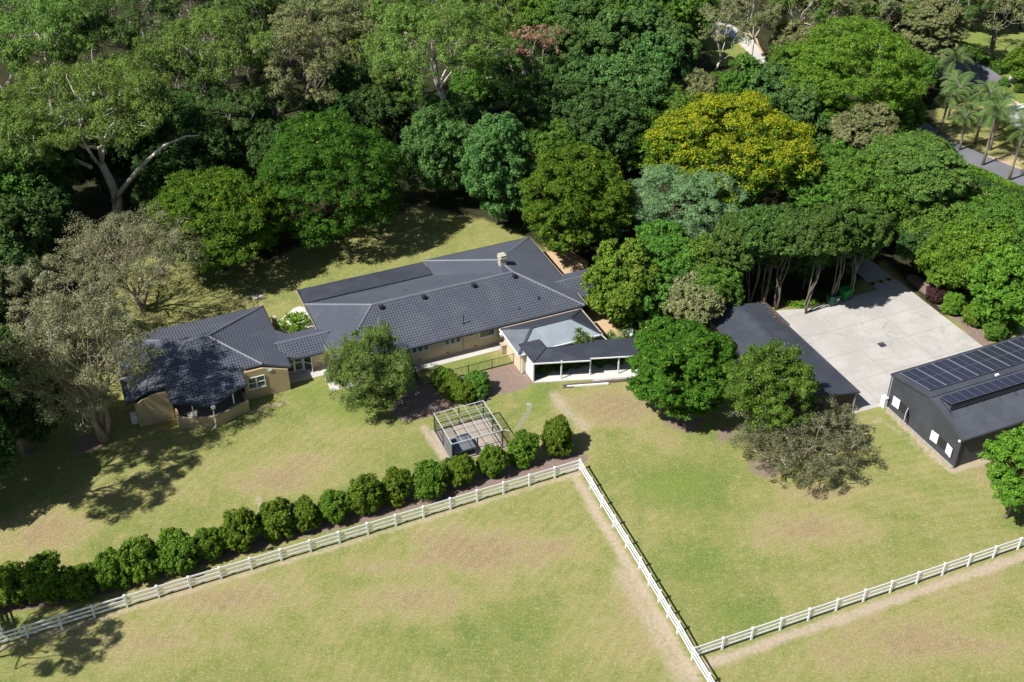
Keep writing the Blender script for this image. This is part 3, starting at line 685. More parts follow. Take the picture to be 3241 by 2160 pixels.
# ================= annex with the opal roof
an = grid_thing('annex_building', 44.7, 93.4, 'small annex with an opal translucent front roof slope in front of the long house', 'building')
e, r = 2.72, 3.8
roof('dark_roof', [[(39.95,95.9,e),(49.5,95.9,e),(47.0,93.4,r),(42.5,93.4,r)], [(49.5,95.9,e),(49.5,90.8,e),(47.0,93.4,r)]], 'corr', M['lean'], an)
roof('grey_roof', [[(39.95,95.9,e),(42.5,93.4,r),(39.9,90.8,e)]], 'rib', M['greymetal'], an)
roof('translucent_roof', [[(39.9,90.8,e),(49.5,90.8,e),(47.0,93.4,r),(42.5,93.4,r)]], 'corr', M['poly'], an)
m = MB()
for a, b in [((42.5,93.4,r),(47,93.4,r)),((39.95,95.9,e),(42.5,93.4,r)),((39.9,90.8,e),(42.5,93.4,r)),((49.5,95.9,e),(47,93.4,r)),((49.5,90.8,e),(47,93.4,r))]: m.bar((a[0],a[1],a[2]+.035),(b[0],b[1],b[2]+.035),.3,.04)
m.build('ridge_cap', M['lean'], an)
gutter([((39.85,90.75,e),(49.6,90.75,e)),((39.86,90.8,e),(39.86,95.95,e))], an, M['whiteframe'])
gutter([((49.6,90.8,e),(49.6,95.95,e)),((39.9,96.0,e),(49.6,96.0,e))], an, M['fascia'])
w = MB(); w.wall(40.5,95.6,40.5,91.4,[(0,2.62),(1,2.62)],-.2); w.wall(40.5,91.2,49.0,91.2,[(0,2.62),(1,2.62)],.2); w.wall(49.0,91.4,49.0,95.6,[(0,2.62),(1,2.62)],.2); w.wall(49.0,95.6,40.7,95.6,[(0,2.62),(1,2.62)],.2)
w.build('wall', M['cream'], an)
MB().box(40.43,40.49,92.9,94.6,.12,2.3).build('roller_door', M['whitewall'], an)
MB().box(40.42,40.49,91.5,92.3,.05,2.15).build('door', M['fascia'], an)
for v in (95.55, 91.0): MB().bar((40.3,v,.1),(40.3,v,2.6),.12,.12).build('corner_post', M['whiteframe'], an)
MB().tube([(49.5,90.75,2.62),(50.1,90.1,2.0),(51.2,89.3,1.6),(52.2,88.9,1.7)], .06, 10).build('downpipe', M['whiteframe'], an)
MB().box(39.7,40.1,95.2,95.6,2.3,2.5).tube([(39.9,95.4,2.1),(39.9,95.4,2.3)], .12, 10).build('floodlight', M['whiteframe'], an)
for z, u in ((2.0, 42.8), (2.0, 45.5)): window(an, u, u + 1.4, 91.2, 1.1, 2.1, 'v-', 2)

# ================= covered walkway
wk = grid_thing('covered_walkway', 46, 88.5, 'open walkway with dark flat roof on white posts and a white end wall', 'walkway')
D = Vector((10.95,-3.55,0)).normalized(); Nn = Vector((-D.y, D.x, 0))
p0 = Vector((40.85, 89.25, 0))
def wp(s, w_, z): q = p0 + D * s + Nn * w_; return (q.x, q.y, z)
roof('roof', [[(40.25,91.75,3.42),(42.62,91.7,3.42),(42.85,90.45,3.1),(40.85,89.3,2.5)], [wp(0,0,2.5),wp(5.95,0,2.5),wp(5.95,2.7,2.75),(42.85,90.45,3.1)],
      [wp(5.95,.32,2.52),wp(16.5,.32,2.52),wp(16.5,3.05,2.76),wp(5.95,3.05,2.76)]], 'fine', M['lean'], wk)
gutter([(wp(-.05,-.06,2.5),wp(5.95,-.06,2.5)),(wp(5.95,.26,2.52),wp(16.5,.26,2.52))], wk, M['whiteframe'], .1, .12, .08)
for s in (2.95, 6.05, 9.05, 12.1, 15.1):
    b = .02 if s < 6 else .34
    MB().box(-.06,.06,-.06,.06,0,2.36).build('post', M['whiteframe'], wk, loc=(wp(s,b+.1,0)[0]-46, wp(s,b+.1,0)[1]-88.5, .14))
    MB().box(-.06,.06,-.06,.06,0,2.5).build('post', M['whiteframe'], wk, loc=(wp(s+.1,2.45+b,0)[0]-46, wp(s+.1,2.45+b,0)[1]-88.5, .14))
for o in [o for o in wk.children if o.name.startswith('post')]:
    # meshes of the posts are local to the post: undo the grid shift made by build()
    for vtx in o.data.vertices: vtx.co.x += 46; vtx.co.y += 88.5
MB().wall(40.9,91.5,40.9,89.1,[(0,2.42),(1,2.42)],-.12,.1).build('end_wall', M['whitewall'], wk)
MB().wall(42.0,91.9,42.0,91.2,[(0,2.4),(1,2.4)],.08).build('side_post', M['whiteframe'], wk)
MB().prism([(40.8,91.6),(40.85,89.0),(43.8,88.05),wp(16.5,-.35,0)[:2],wp(16.5,2.3,0)[:2],(43.4,90.6),(43.2,91.6)], .02, .14).build('floor', M['patio'], wk)
MB().prism([(41.0,91.3),(41.0,89.25),(42.6,89.35),(42.9,90.9),(42.6,91.3)], .14, .17).build('deck_mat', M['paving'], wk)
grid_mesh('timber_edging', MB().bar((43.4,87.35,.1),(53.5,84.55,.1),.22,.22).bar((43.3,87.1,.08),(47.9,85.85,.08),.16,.14), M['wood'], 48, 86, 'weathered timber sleepers edging the lawn below the walkway', 'edging')
grid_mesh('white_beam', MB().bar((43.7,87.0,.14),(47.9,85.75,.14),.14,.2), M['white'], 46, 86.4, 'long white beam lying on the lawn beside the walkway', 'beam')
grid_mesh('concrete_kerb', MB().bar((46.6,86.75,.17),(52.6,85.1,.17),.26,.16), M['slab'], 49.5, 86, 'pale concrete kerb on the timber sleepers under the walkway', 'kerb')

# ================= right-hand link
rl = grid_thing('tiled_wing', 52, 100.7, 'short tiled wing at the right end of the long house, half hidden by trees', 'building')
roof('tiled_roof', [[(48.6,98.35,2.5),(57,98.35,2.5),(57,100.9,3.4),(48.0,100.9,3.4)], [(48.0,100.9,3.4),(57,100.9,3.4),(57,103.3,2.5),(50.3,103.3,2.5)]], 'tile', M['tile'], rl)
ridge([((48.2,100.9,3.4),(57,100.9,3.4))], M['ridge'], rl, .1, .02)
gutter([((50.4,98.28,2.5),(57,98.28,2.5))], rl)
w = MB(); w.wall(50.0,99.0,56.5,99.0,[(0,2.4),(1,2.4)]); w.wall(56.5,102.7,50.0,102.7,[(0,2.4),(1,2.4)]); w.wall(56.5,99.22,56.5,102.5,[(0,2.4),(1,2.4)]); w.build('wall', M['creambrick'], rl)
MB().box(51.2,52.3,98.9,98.98,.1,2.15).build('door', M['dark'], rl)

# ================= long charcoal shed
ls = grid_thing('garden_shed', 65.2, 80.5, 'long narrow charcoal shed with a gabled ribbed roof on the left side of the yard', 'shed')
roof('ribbed_roof', [[(61.65,71.8,2.55),(61.65,89.3,2.55),(65.2,89.3,3.3),(65.2,71.8,3.3)], [(68.75,71.8,2.6),(68.75,89.3,2.6),(65.2,89.3,3.3),(65.2,71.8,3.3)]], 'rib', M['shedroof'], ls)
MB().bar((65.2,71.75,3.36),(65.2,89.35,3.36),.34,.03).build('ridge_cap', M['shedroof'], ls)
gutter([((68.82,71.75,2.58),(68.82,89.3,2.58)),((61.58,71.75,2.53),(61.58,89.3,2.53))], ls, M['shedwall'])
MB().bar((68.98,84.4,2.62),(68.98,89.2,2.62),.16,.1).build('gutter_box', M['shedwall'], ls)
rnd = random.Random(2); m = MB()
for i in range(46):
    v = 84.3 + 5 * rnd.random(); u = 68.72 - rnd.random() ** 3 * .7; m.box(u, u + .07, v, v + .05 + .1 * rnd.random(), 2.66 + (68.75 - u) * .2, 2.70 + (68.75 - u) * .2)
lo_ = m.build('leaf_litter', M['litter'], ls); lo_['kind'] = 'stuff'
def ribwall(name, segs, parent, per=.2):
    """ribbed sheet walls: segs (u0,v0,u1,v1,profile)"""
    mb = MB()
    for (u0, v0, u1, v1, prof) in segs:
        mb.wall(u0, v0, u1, v1, prof, .08)
        L = math.hypot(u1 - u0, v1 - v0); n = int(L / per); dx, dy = (u1 - u0) / L, (v1 - v0) / L; nx, ny = dy, -dx
        ts = [p[0] for p in prof]; zs = [p[1] for p in prof]
        for i in range(n):
            t = (i + .5) / n; z = float(np.interp(t, ts, zs)) - .03; x = u0 + (u1 - u0) * t; y = v0 + (v1 - v0) * t
            mb.bar((x + nx * .012, y + ny * .012, .03), (x + nx * .012, y + ny * .012, z), .06, .024, up=(dx, dy, 0))
    return mb.build(name, M['shedwall'], parent)
ribwall('wall', [(61.95,72.05,68.4,72.05,[(0,2.45),(.5,3.12),(1,2.5)]), (68.4,72.13,68.4,89.0,[(0,2.5),(1,2.5)]), (68.4,89.0,61.95,89.0,[(0,2.5),(.5,3.12),(1,2.45)]), (61.95,88.9,61.95,72.13,[(0,2.45),(1,2.45)])], ls)
MB().tube([(68.5,71.95,.02),(68.5,71.95,2.5)], .06, 8).build('downpipe', M['fascia'], ls)

# ================= big charcoal shed with solar panels
bs = grid_thing('machinery_shed', 83, 66.3, 'large charcoal steel shed with solar panels on its roof and white window shutters', 'shed')
U0, U1 = 72.3, 97.0; zN, zR, zF = 3.6, 5.1, 3.95; vN, vR, vF = 61.0, 66.1, 71.55
roof('ribbed_roof', [[(U0-.1,vN,zN),(U1,vN,zN),(U1,vR,zR),(U0-.1,vR,zR)], [(U0-.1,vR,zR),(U1,vR,zR),(U1,vF,zF),(U0-.1,vF,zF)]], 'rib', M['shedroof'], bs)
MB().bar((U0-.1,vR,zR+.05),(U1,vR,zR+.05),.4,.03).build('ridge_cap', M['shedroof'], bs)
MB().bar((U0-.14,vN,zN),(U0-.14,vR,zR),.06,.26).bar((U0-.14,vR,zR),(U0-.14,vF,zF),.06,.26).build('barge_board', M['shedroof'], bs)
gutter([((U0-.1,vN-.07,zN),(U1,vN-.07,zN)),((U0-.1,vF+.07,zF),(U1,vF+.07,zF))], bs, M['gutter'])
ribwall('wall', [(U0,vF-.2,U0,vN+.2,[(0,zF-.1),(.51,zR-.15),(1,zN-.12)]), (U0+.1,vN+.2,U1,vN+.2,[(0,zN-.12),(1,zN-.12)]), (U1,vF-.2,U0+.1,vF-.2,[(0,zF-.12),(1,zF-.12)])], bs)
for v, z in ((vN+.12, zN-.1), (vF-.1, zF-.1)): MB().tube([(U0-.06,v,.02),(U0-.06,v,z)], .06, 8).build('downpipe', M['shedwall'], bs)
for u in (U0-.02, 77.9, 84): MB().bar((u,vN+.1,.05),(u,vN+.1,zN-.15),.12,.1).build('corner_trim', M['charpost'], bs)
MB().box(U0-.22,U0-.06,vN+.1,vN+.35,zN-.35,zN-.2).build('junction_box', M['whiteframe'], bs)
MB().bar((U0-.13,vN+.2,.05),(U0-.13,vF-.2,.05),.25,.1).build('footing', M['stone'], bs)
for k, (va, vb) in enumerate(((68.45, 69.55), (62.65, 63.75))):
    g = MB().box(U0-.04,U0+.02,va,vb,.95,1.95).build('window', M['dark'], bs)
    f = MB()
    for z in (.92, 1.98): f.box(U0-.07,U0,va-.04,vb+.04,z-.03,z+.03)
    for v in (va-.04, vb+.04): f.box(U0-.07,U0,v-.03,v+.03,.95,1.95)
    f.build('window_frame', M['charpost'], g)
    ang = (.12, .95) if k == 0 else (.12, .18)
    a0, a1 = ang
    MB().bar((U0-.07-.9*math.sin(a0),vb+.07+.9*math.cos(a0),1.45),(U0-.07,vb+.07,1.45),.045,1.12).build('shutter', M['white'], bs)
    MB().bar((U0-.07,va-.07,1.45),(U0-.07-.9*math.sin(a1),va-.07-.9*math.cos(a1),1.45),.045,1.12).build('shutter', M['white'], bs)
# solar panels: flush array on the far slope, tilted array above the near slope
def panel(parent, c, w_, l_, pitch_dir, name='solar_panel'):
    """c: centre; w_ along u; l_ up the slope; pitch_dir: unit (dv,dz)"""
    dv, dz = pitch_dir; nv, nz = -dz, dv
    if nz < 0: nv, nz = -nv, -nz
    P = lambda a, b, h: (c[0] + a, c[1] + b * dv + h * nv, c[2] + b * dz + h * nz)
    mb = MB(); hw, hl = w_ / 2, l_ / 2
    mb.add([P(-hw,-hl,0),P(hw,-hl,0),P(hw,hl,0),P(-hw,hl,0),P(-hw,-hl,.04),P(hw,-hl,.04),P(hw,hl,.04),P(-hw,hl,.04)],
           [(0,3,2,1),(4,5,6,7),(0,1,5,4),(1,2,6,5),(2,3,7,6),(3,0,4,7)])
    o = mb.build(name, M['solar'], parent)
    f = MB()
    for a in (-hw, hw): f.bar(P(a, -hl, .03), P(a, hl, .03), .022, .045)
    for b in (-hl, hl): f.bar(P(-hw, b, .03), P(hw, b, .03), .035, .045)
    f.build('panel_frame', M['alu2'], o)
    return o
M['railgrey'] = mat_plain('dull aluminium strip', (.26, .25, .29), .4, .1)
M['alu2'] = mat_plain('brushed aluminium rail', (.13, .13, .17), .4, .1)
k = (zR - zF) / (vF - vR); Ld = math.hypot(1, k); dF = (-1 / Ld, k / Ld)
for i in range(22):
    u = 73.35 + i * .985
    for j in range(2):
        v = 70.1 - j * 2.15; panel(bs, (u, v, zF + (vF - v) * k + .12), .955, 2.2, dF)
m = MB()
for i in range(12):
    u = 72.86 + i * 1.97; m.bar((u, 71.15, zF + (vF-71.15)*k + .2), (u, 66.85, zF + (vF-66.85)*k + .2), .06, .05)
m.build('panel_rail', M['railgrey'], bs)
zb, zt_ = 5.13, 5.42; va, vb = 65.55, 63.95; L2 = math.hypot(va - vb, zt_ - zb); d2 = ((va - vb) / L2, (zb - zt_) / L2)
for i in range(22):
    u = 73.5 + i * .985; panel(bs, (u, (va + vb) / 2, (zb + zt_) / 2 + .05), .955, L2, d2)
m = MB(); kN = (zR - zN) / (vR - vN)
for i in range(12):
    u = 73.0 + i * 1.97; zr = zN + (vb + .05 - vN) * kN
    m.bar((u, vb + .05, zr), (u, vb + .05, zt_), .05, .05).bar((u, va, zb), (u, vb, zt_), .05, .05).bar((u, vb - .5, zN + (vb - .5 - vN) * kN + .04), (u, va, zN + (va - vN) * kN + .04), .05, .05)
m.bar((73.0, vb + .06, 4.95), (95.2, vb + .06, 4.95), .02, .62); m.build('panel_stand', M['gutter'], bs)
MB().box(80.2,80.6,66.0,66.25,zR+.06,zR+.2).build('isolator_box', M['whiteframe'], bs)
# white tank / cabinet at the shed corner
grid_mesh('white_cabinet', MB().box(71.7,72.1,71.1,71.7,.02,1.25).box(71.66,72.14,71.06,71.74,1.25,1.31), M['white'], 71.9, 71.4, 'slim white cabinet standing at the yard corner of the large shed', 'cabinet')

# ================= concrete yard
sheet('concrete_yard', uvs([(68.35,71.65),(72.3,71.55),(88.5,71.7),(88.3,94),(88.3,97),(85.0,97),(85.0,89.3),(81.8,89.35),(75.4,89.2),(72.1,90.3),(68.4,90.3)]), .03, M['slab'])
def joints(lines, w_=.05):
    for i, (a, b) in enumerate(lines):
        mb = MB().bar((a[0], a[1], .0325), (b[0], b[1], .0325), w_, .005)
        grid_mesh('yard_joint', mb, M['joint'], a[0], a[1], kind='structure')
joints([((68.4,80.4),(88.3,80.4)),((68.4,84.57),(88.3,84.57)),((68.4,76.0),(88.3,76.0)),((72,88.75),(85,88.9)),((75.83,71.7),(75.83,89.1)),((82.2,71.7),(82.2,89.2)),((85,89),(88.3,88.9)),((72,71.8),(72,76))])
dr = grid_thing('drain_grate', 78.55, 80.2, 'square grey steel drain grate in the middle of the concrete yard', 'drain')
MB().box(78.15,78.95,79.8,79.86,.03,.045).box(78.15,78.95,80.54,80.6,.03,.045).box(78.15,78.21,79.86,80.54,.03,.045).box(78.89,78.95,79.86,80.54,.03,.045).build('drain_frame', M['shedroof'], dr)
m = MB()
for i in range(9): m.box(78.24+i*.075,78.27+i*.075,79.86,80.54,.034,.043)
MB().box(78.21,78.89,79.86,80.54,.0305,.034).build('drain_pit', M['dark'], dr); m.build('grate', M['shedroof'], dr)
hp = grid_thing('speed_hump', 86.6, 90.65, 'black and yellow striped rubber speed hump across the shaded driveway', 'speed hump')
for i in range(6):
    u = 84.95 + i * .56
    MB().add([(u,90.4,.03),(u+.55,90.4,.03),(u+.55,90.55,.09),(u,90.55,.09),(u+.55,90.75,.09),(u,90.75,.09),(u+.55,90.9,.03),(u,90.9,.03)],
             [(0,1,2,3),(3,2,4,5),(5,4,6,7),(0,3,5,7),(1,6,4,2),(0,7,6,1)]).build('hump_section', M['yellow'] if i % 2 else M['black'], hp)
sheet('path', uvs([(20.95,96.1),(23.4,96.0),(28,95.85),(40.5,95.9),(40.5,97.1),(23.2,97.1),(23.2,99.0),(22.6,100.75),(17.4,100.75),(17.4,99.05),(21.05,99.05)]), .04, M['path'])
sheet('patio', uvs([(17.9,104.2),(22.5,104.2),(22.5,112.3),(22.0,112.7),(21.3,112.5),(18.6,110.3),(17.9,109.4)]), .04, M['patio'])
grid_mesh('white_pipe', MB().tube([(20.9,98.1,.12),(22.6,98.6,.14)], .07, 10).tube([(22.6,98.6,.14),(22.6,98.9,.5)], .07, 10), M['white'], 21.7, 98.3, 'white drain pipe lying on the concrete path beside the bushy tree', 'pipe')
pr = grid_thing('gate_pillar', 18.35, 108.8, 'dark brick pillar with a short gate at the back corner of the cottage', 'pillar')
MB().box(18.15,18.6,108.5,109.0,0,2.1).build('pillar', M['brick'], pr)
m = MB()
for i in range(5): m.box(17.6+i*.12,17.63+i*.12,108.9,108.93,.1,1.9)
m.box(17.6,18.14,108.9,108.93,1.85,1.95); m.build('gate', M['black'], pr)
# stepping stones
for i, (u, v) in enumerate([(38.94,86.03),(38.75,85.5),(38.5,85.05),(38.1,84.7),(37.75,84.35),(37.35,84.0),(37.0,83.6),(36.65,83.25),(36.3,82.9)]):
    a = .7 + .25 * math.sin(i * 2.3); c_, s_ = math.cos(a), math.sin(a)
    mb = MB().prism([(u + x * c_ - y * s_, v + x * s_ + y * c_) for x, y in ((-.2,-.28),(.2,-.28),(.2,.28),(-.2,.28))], -.05, .018)
    grid_mesh('stepping_stone', mb, M['stone'] if i == 0 else M['paver'], u, v, 'flat grey paver in the line of stepping stones right of the framed pen', 'stepping stone', 'stepping stones across the lawn')

# ================= open framed pen (beams, no roof)
av = grid_thing('framed_pen', 31.2, 83.3, 'open steel framed pen with white roof beams and mesh sides on a bare slab', 'pen')
MB().box(28.25,34.3,80.6,86.0,.0,.06).build('slab', M['penslab'], av)
ZT = 2.3; us = [28.6,29.65,30.7,31.75,32.8,33.8]; vs_ = [80.8,81.8,82.8,83.8,84.75,85.75]
for v in (vs_[0], vs_[-1]): MB().bar((28.55,v,ZT),(33.85,v,ZT),.07,.07).build('roof_beam', M['alu'], av)
for u in (us[0], us[-1]): MB().bar((u,80.85,ZT),(u,85.7,ZT),.07,.07).build('roof_beam', M['alu'], av)
for v in vs_[1:-1]: MB().bar((28.65,v,ZT),(33.75,v,ZT),.04,.05).build('roof_beam', M['alu'], av)
for u in us[1:-1]: MB().bar((u,80.85,ZT+.02),(u,85.7,ZT+.02),.03,.04).build('roof_beam', M['alu'], av)
for u, v in [(28.6,80.8),(31.2,80.8),(33.8,80.8),(28.6,83.3),(33.8,83.3),(28.6,85.75),(31.2,85.75),(33.8,85.75)]:
    MB().box(u-.05,u+.05,v-.05,v+.05,.06,ZT-.05).build('post', M['charpost'], av)
for a, b in (((28.6,80.8),(33.8,80.8)),((28.6,85.75),(33.8,85.75)),((28.6,80.8),(28.6,85.75)),((33.8,80.8),(33.8,85.75))):
    MB().bar((*a,.14),(*b,.14),.05,.08).bar((*a,.98),(*b,.98),.05,.06).build('side_rail', M['charpost'], av)
MB().box(28.66,33.74,85.74,85.76,.18,.94).box(28.66,33.74,85.73,85.75,1.25,1.75).build('wind_screen', M['screen'], av)
MB().box(28.59,28.61,80.86,83.2,.18,2.24).build('side_panel', M['greymetal'], av)
MB().box(33.79,33.81,80.86,85.7,1.0,2.2).build('mesh_panel', M['screen'], av)
MB().box(28.59,28.61,83.4,85.7,.18,2.2).build('mesh_panel', M['screen'], av)
MB().box(28.8,31.1,80.95,83.0,.9,.95).box(28.8,28.84,80.95,83.0,.1,.9).box(31.06,31.1,80.95,83.0,.1,.9).build('shelter_roof', M['greymetal'], av)
MB().bar((33.86,81.4,1.0),(34.6,80.9,1.0),.04,1.7).build('gate', M['screen'], av)
MB().bar((33.8,81.5,1.9),(34.6,80.9,1.9),.07,.05).build('gate_rail', M['alu'], av)
MB().box(30.2,31.4,83.0,83.9,.3,.36).box(30.25,30.3,83.05,83.1,.06,.3).box(31.3,31.35,83.05,83.1,.06,.3).box(30.25,30.3,83.8,83.85,.06,.3).box(31.3,31.35,83.8,83.85,.06,.3).build('bench', M['charpost'], av)

# ================= white paddock fences
def paddock(posts, label, skip=(), gap0=0.0):
    p0 = posts[0]; root = empty('paddock_fence', (p0[0], p0[1], 0), 0, label, 'fence', 'white three rail paddock fences')
    rnd = random.Random(len(posts))
    # one post mesh, copied
    ang = math.atan2(posts[-1][1] - p0[1], posts[-1][0] - p0[0])
    mb = MB().box(-.085,.085,-.085,.085,0,1.44); mb.add([(-.11,-.11,1.44),(.11,-.11,1.44),(.11,.11,1.44),(-.11,.11,1.44),(0,0,1.5)], [(0,3,2,1),(0,1,4),(1,2,4),(2,3,4),(3,0,4)])
    first = None
    for i, p in enumerate(posts):
        if i in skip: continue
        if first is None: o = mb.build('post', M['white'], root); first = o
        else: o = first.copy(); link(o); o.parent = root
        o.location = (p[0] - p0[0], p[1] - p0[1], rnd.uniform(-.02, .02)); o.rotation_euler = (rnd.uniform(-.012,.012), rnd.uniform(-.012,.012), ang)
    for z in (1.3, .86, .42):
        m = MB()
        for a, b in zip(posts[:-1], posts[1:]):
            d = Vector((b[0] - a[0], b[1] - a[1], 0)).normalized() * .06
            za, zb_ = z + rnd.uniform(-.012, .012), z + rnd.uniform(-.012, .012)
            m.bar((a[0] - p0[0] + d.x, a[1] - p0[1] + d.y, za), (b[0] - p0[0] - d.x, b[1] - p0[1] - d.y, zb_), .05, .175)
        m.build('rail', M['white'], root)
    return root
paddock(left_posts, 'white three rail fence running below the hedge shrubs from the left edge to the corner')
paddock(diag_posts, 'white three rail fence running down from the corner between the two paddocks', skip=(0,))
paddock(right_posts, 'white three rail fence crossing the lower right paddock to the right edge', skip=(0,))
# short stretch seen at the far left edge
q = at(-6, 1455); empty_f = paddock([tuple(at(1, 1445, FH)[:2]), tuple(at(-45, 1300, FH)[:2]), tuple(at(-90, 1170, FH)[:2])], 'white fence post at the left edge of the picture beside the paddock fence')

# ================= dark green pool type fence and gate
pf = grid_thing('garden_fence', 35, 93.1, 'dark green vertical bar fence on the mulch edge before the narrow lawn strip', 'fence')
for u in (40.3, 37.8, 35.1, 32.5, 29.9): MB().box(u-.035,u+.035,93.06,93.14,0,1.3).build('post', M['greensteel'], pf)
MB().bar((29.9,93.1,1.2),(40.3,93.1,1.2),.04,.04).bar((29.9,93.1,.15),(40.3,93.1,.15),.04,.04).build('rail', M['greensteel'], pf)
m = MB(); n = int((40.3 - 29.9) / .14)
for i in range(n): u = 29.97 + i * .14; m.box(u-.01,u+.01,93.09,93.11,.15,1.2)
m.build('bars', M['greensteel'], pf)
gf = grid_thing('garden_gate', 29.8, 95, 'dark steel gate fence running from the house wall across the path', 'gate')
for v in (97.0, 95.6, 94.4, 93.3): MB().box(29.66,29.74,v-.04,v+.04,0,1.35).build('post', M['black'], gf)
m = MB()
for i in range(26): v = 93.4 + i * .14; m.box(29.69,29.71,v-.01,v+.01,.12,1.25)
m.bar((29.7,93.3,1.25),(29.7,97,1.25),.04,.04).bar((29.7,93.3,.12),(29.7,97,.12),.04,.04).build('bars', M['black'], gf)
m = MB().bar((29.8,95.5,1.2),(30.9,94.7,1.2),.04,.04).bar((29.8,95.5,.15),(30.9,94.7,.15),.04,.04)
for i in range(9): t = i / 8; m.bar((29.8+1.1*t,95.5-.8*t,.15),(29.8+1.1*t,95.5-.8*t,1.2),.02,.02)
m.build('open_leaf', M['black'], gf)
grid_mesh('meter_box', MB().box(39.75,40.3,95.0,95.6,.05,1.1).box(39.7,40.35,94.95,95.65,1.1,1.16), M['fascia'], 40, 95.3, 'small beige box standing on the path at the annex corner', 'box')

# ================= wheelie skips
def skip_bin(u, v, rz, mat, label):
    o = grid_thing('waste_bin', u, v, label, 'bin', 'waste bins by the yard')
    def q(x, y): return (u + x * math.cos(rz) - y * math.sin(rz), v + x * math.sin(rz) + y * math.cos(rz))
    def tap(mb, x0, x1, y0, y1, z0, z1, k=.0):
        vs = [(*q(x0+k,y0+k),z0),(*q(x1-k,y0+k),z0),(*q(x1-k,y1-k),z0),(*q(x0+k,y1-k),z0),(*q(x0,y0),z1),(*q(x1,y0),z1),(*q(x1,y1),z1),(*q(x0,y1),z1)]
        return mb.add(vs, [(0,3,2,1),(4,5,6,7),(0,1,5,4),(1,2,6,5),(2,3,7,6),(3,0,4,7)])
    tap(MB(), -.68,.68,-.5,.5,.22,1.2,.1).build('body', mat, o)
    m = MB(); tap(m, -.74,.74,-.56,.56,1.2,1.27); tap(m, -.7,.7,-.5,.52,1.27,1.36,-.06); 
    for x in (-.4,0,.4): tap(m, x-.05,x+.05,-.45,.45,1.36,1.39)
    m.build('lid', mat, o)
    m = MB()
    for x in (-.5,-.17,.17,.5): tap(m, x-.03,x+.03,-.53,-.47,.35,1.15)
    m.build('rib', mat, o)
    for x in (-.5,.5):
        for y in (-.35,.35): c = q(x, y); MB().tube([(c[0]-.04,c[1],.11),(c[0]+.04,c[1],.11)], .1, 12).build('wheel', M['black'], o)
    c = [q(-.2,-.535), q(.05,-.535)]
    if mat is M['bin1']: m = MB(); tap(m, .12,.42,-.545,-.525,.75,1.0); m.build('label_sticker', M['whiteframe'], o)
skip_bin(78.3, 88.95, .05, M['bin1'], 'dark green waste skip with a white sticker under the trees, left of the brighter one')
skip_bin(80.35, 89.35, .12, M['bin2'], 'bright green waste skip at the edge of the concrete yard')
# ================= white garden chairs beside the walkway
for i, (x, y, rz) in enumerate([(1436, 779, .3), (1447, 776, -.6)]):
    p = at(x, y); o = empty('garden_chair', p, rz, ['white moulded garden chair, left one beside the walkway roof', 'white moulded garden chair with a rounded high back, right one beside the walkway roof'][i], 'chair', 'white garden chairs')
    MB().prism([(.3*math.cos(a),.28*math.sin(a)) for a in np.linspace(0,2*math.pi,15)[:-1]], .38, .46).build('seat', M['white'], o)
    m = MB(); 
    pts = [(.3*math.cos(a),.28*math.sin(a)) for a in np.linspace(.2,math.pi-.2,10)]
    for a, b in zip(pts[:-1], pts[1:]): m.bar((a[0],a[1],.75),(b[0],b[1],.75),.04,.6)
    m.build('backrest', M['white'], o)
    for sx in (-.22,.22):
        for sy in (-.2,.2): MB().tube([(sx,sy,0),(sx*.9,sy*.9,.4)], .025, 6).build('leg', M['white'], o)
# ================= neighbour: drive, kerbs, hedges, house corner
sheet('asphalt_drive', apts([(2172,120),(2210,116),(2262,150),(2308,182),(2268,198),(2232,212),(2190,202),(2150,178),(2100,150)]), .03, M['asphalt'])
sheet('driveway', apts([(2030,262),(2075,258),(2130,283),(2200,330),(2270,360),(2360,392),(2420,412),(2420,452),(2353,430),(2260,398),(2180,372),(2100,315),(2030,290)]), .03, M['asphalt'])
sheet('driveway', apts([(2228,448),(2246,452),(2310,486),(2353,504),(2353,520),(2270,500),(2225,470)]), .03, M['asphalt'])
def strip(pts, w_, h, mat, name, z=0.0):
    P = [at(x, y) for x, y in pts]; o = P[0].copy(); mb = MB()
    for a, b in zip(P[:-1], P[1:]): mb.bar((a.x-o.x,a.y-o.y,z+h/2), (b.x-o.x,b.y-o.y,z+h/2), w_, h)
    ob = mb.build(name, mat); ob.location = o; return tag(ob, kind='structure')
strip([(2270,360),(2353,392),(2420,415)], .3, .14, M['kerb'], 'kerb'); strip([(2246,450),(2312,486),(2360,508)], .35, .16, M['kerb'], 'kerb')
strip([(2230,214),(2290,196),(2320,186)], .25, .12, M['kerb'], 'kerb')
sheet('path', apts([(1590,52),(1630,48),(1680,58),(1712,78),(1735,100),(1752,120),(1768,150),(1752,154),(1722,130),(1708,108),(1690,88),(1640,68),(1598,62)]), .03, M['path'])
strip([(1700,75),(1722,80),(1738,92),(1742,106),(1752,124),(1766,142)], .35, .12, M['kerb'], 'kerb'); strip([(1595,62),(1645,72),(1690,92),(1708,112)], .25, .12, M['kerb'], 'kerb')
sheet('road', apts([(1475,-2),(1512,-2),(1510,14),(1490,20)]), .03, M['asphalt'])
sheet('path', apts([(2320,176),(2420,188),(2420,200),(2318,190)]), .05, M['patio'])
nb = empty('white_roofed_house', at(2400, 310), math.radians(23), 'corner of a neighbouring house with a bright white roof at the right edge', 'house')
nb_l = lambda x, y, z: (lambda p: (p.x * math.cos(-math.radians(23)) - p.y * math.sin(-math.radians(23)), p.x * math.sin(-math.radians(23)) + p.y * math.cos(-math.radians(23)), z))(at(x, y, z) - nb.location)
R4 = [nb_l(2290,248,3.0), nb_l(2330,290,3.0), nb_l(2460,330,3.0), nb_l(2500,200,3.4), nb_l(2353,238,3.4)]
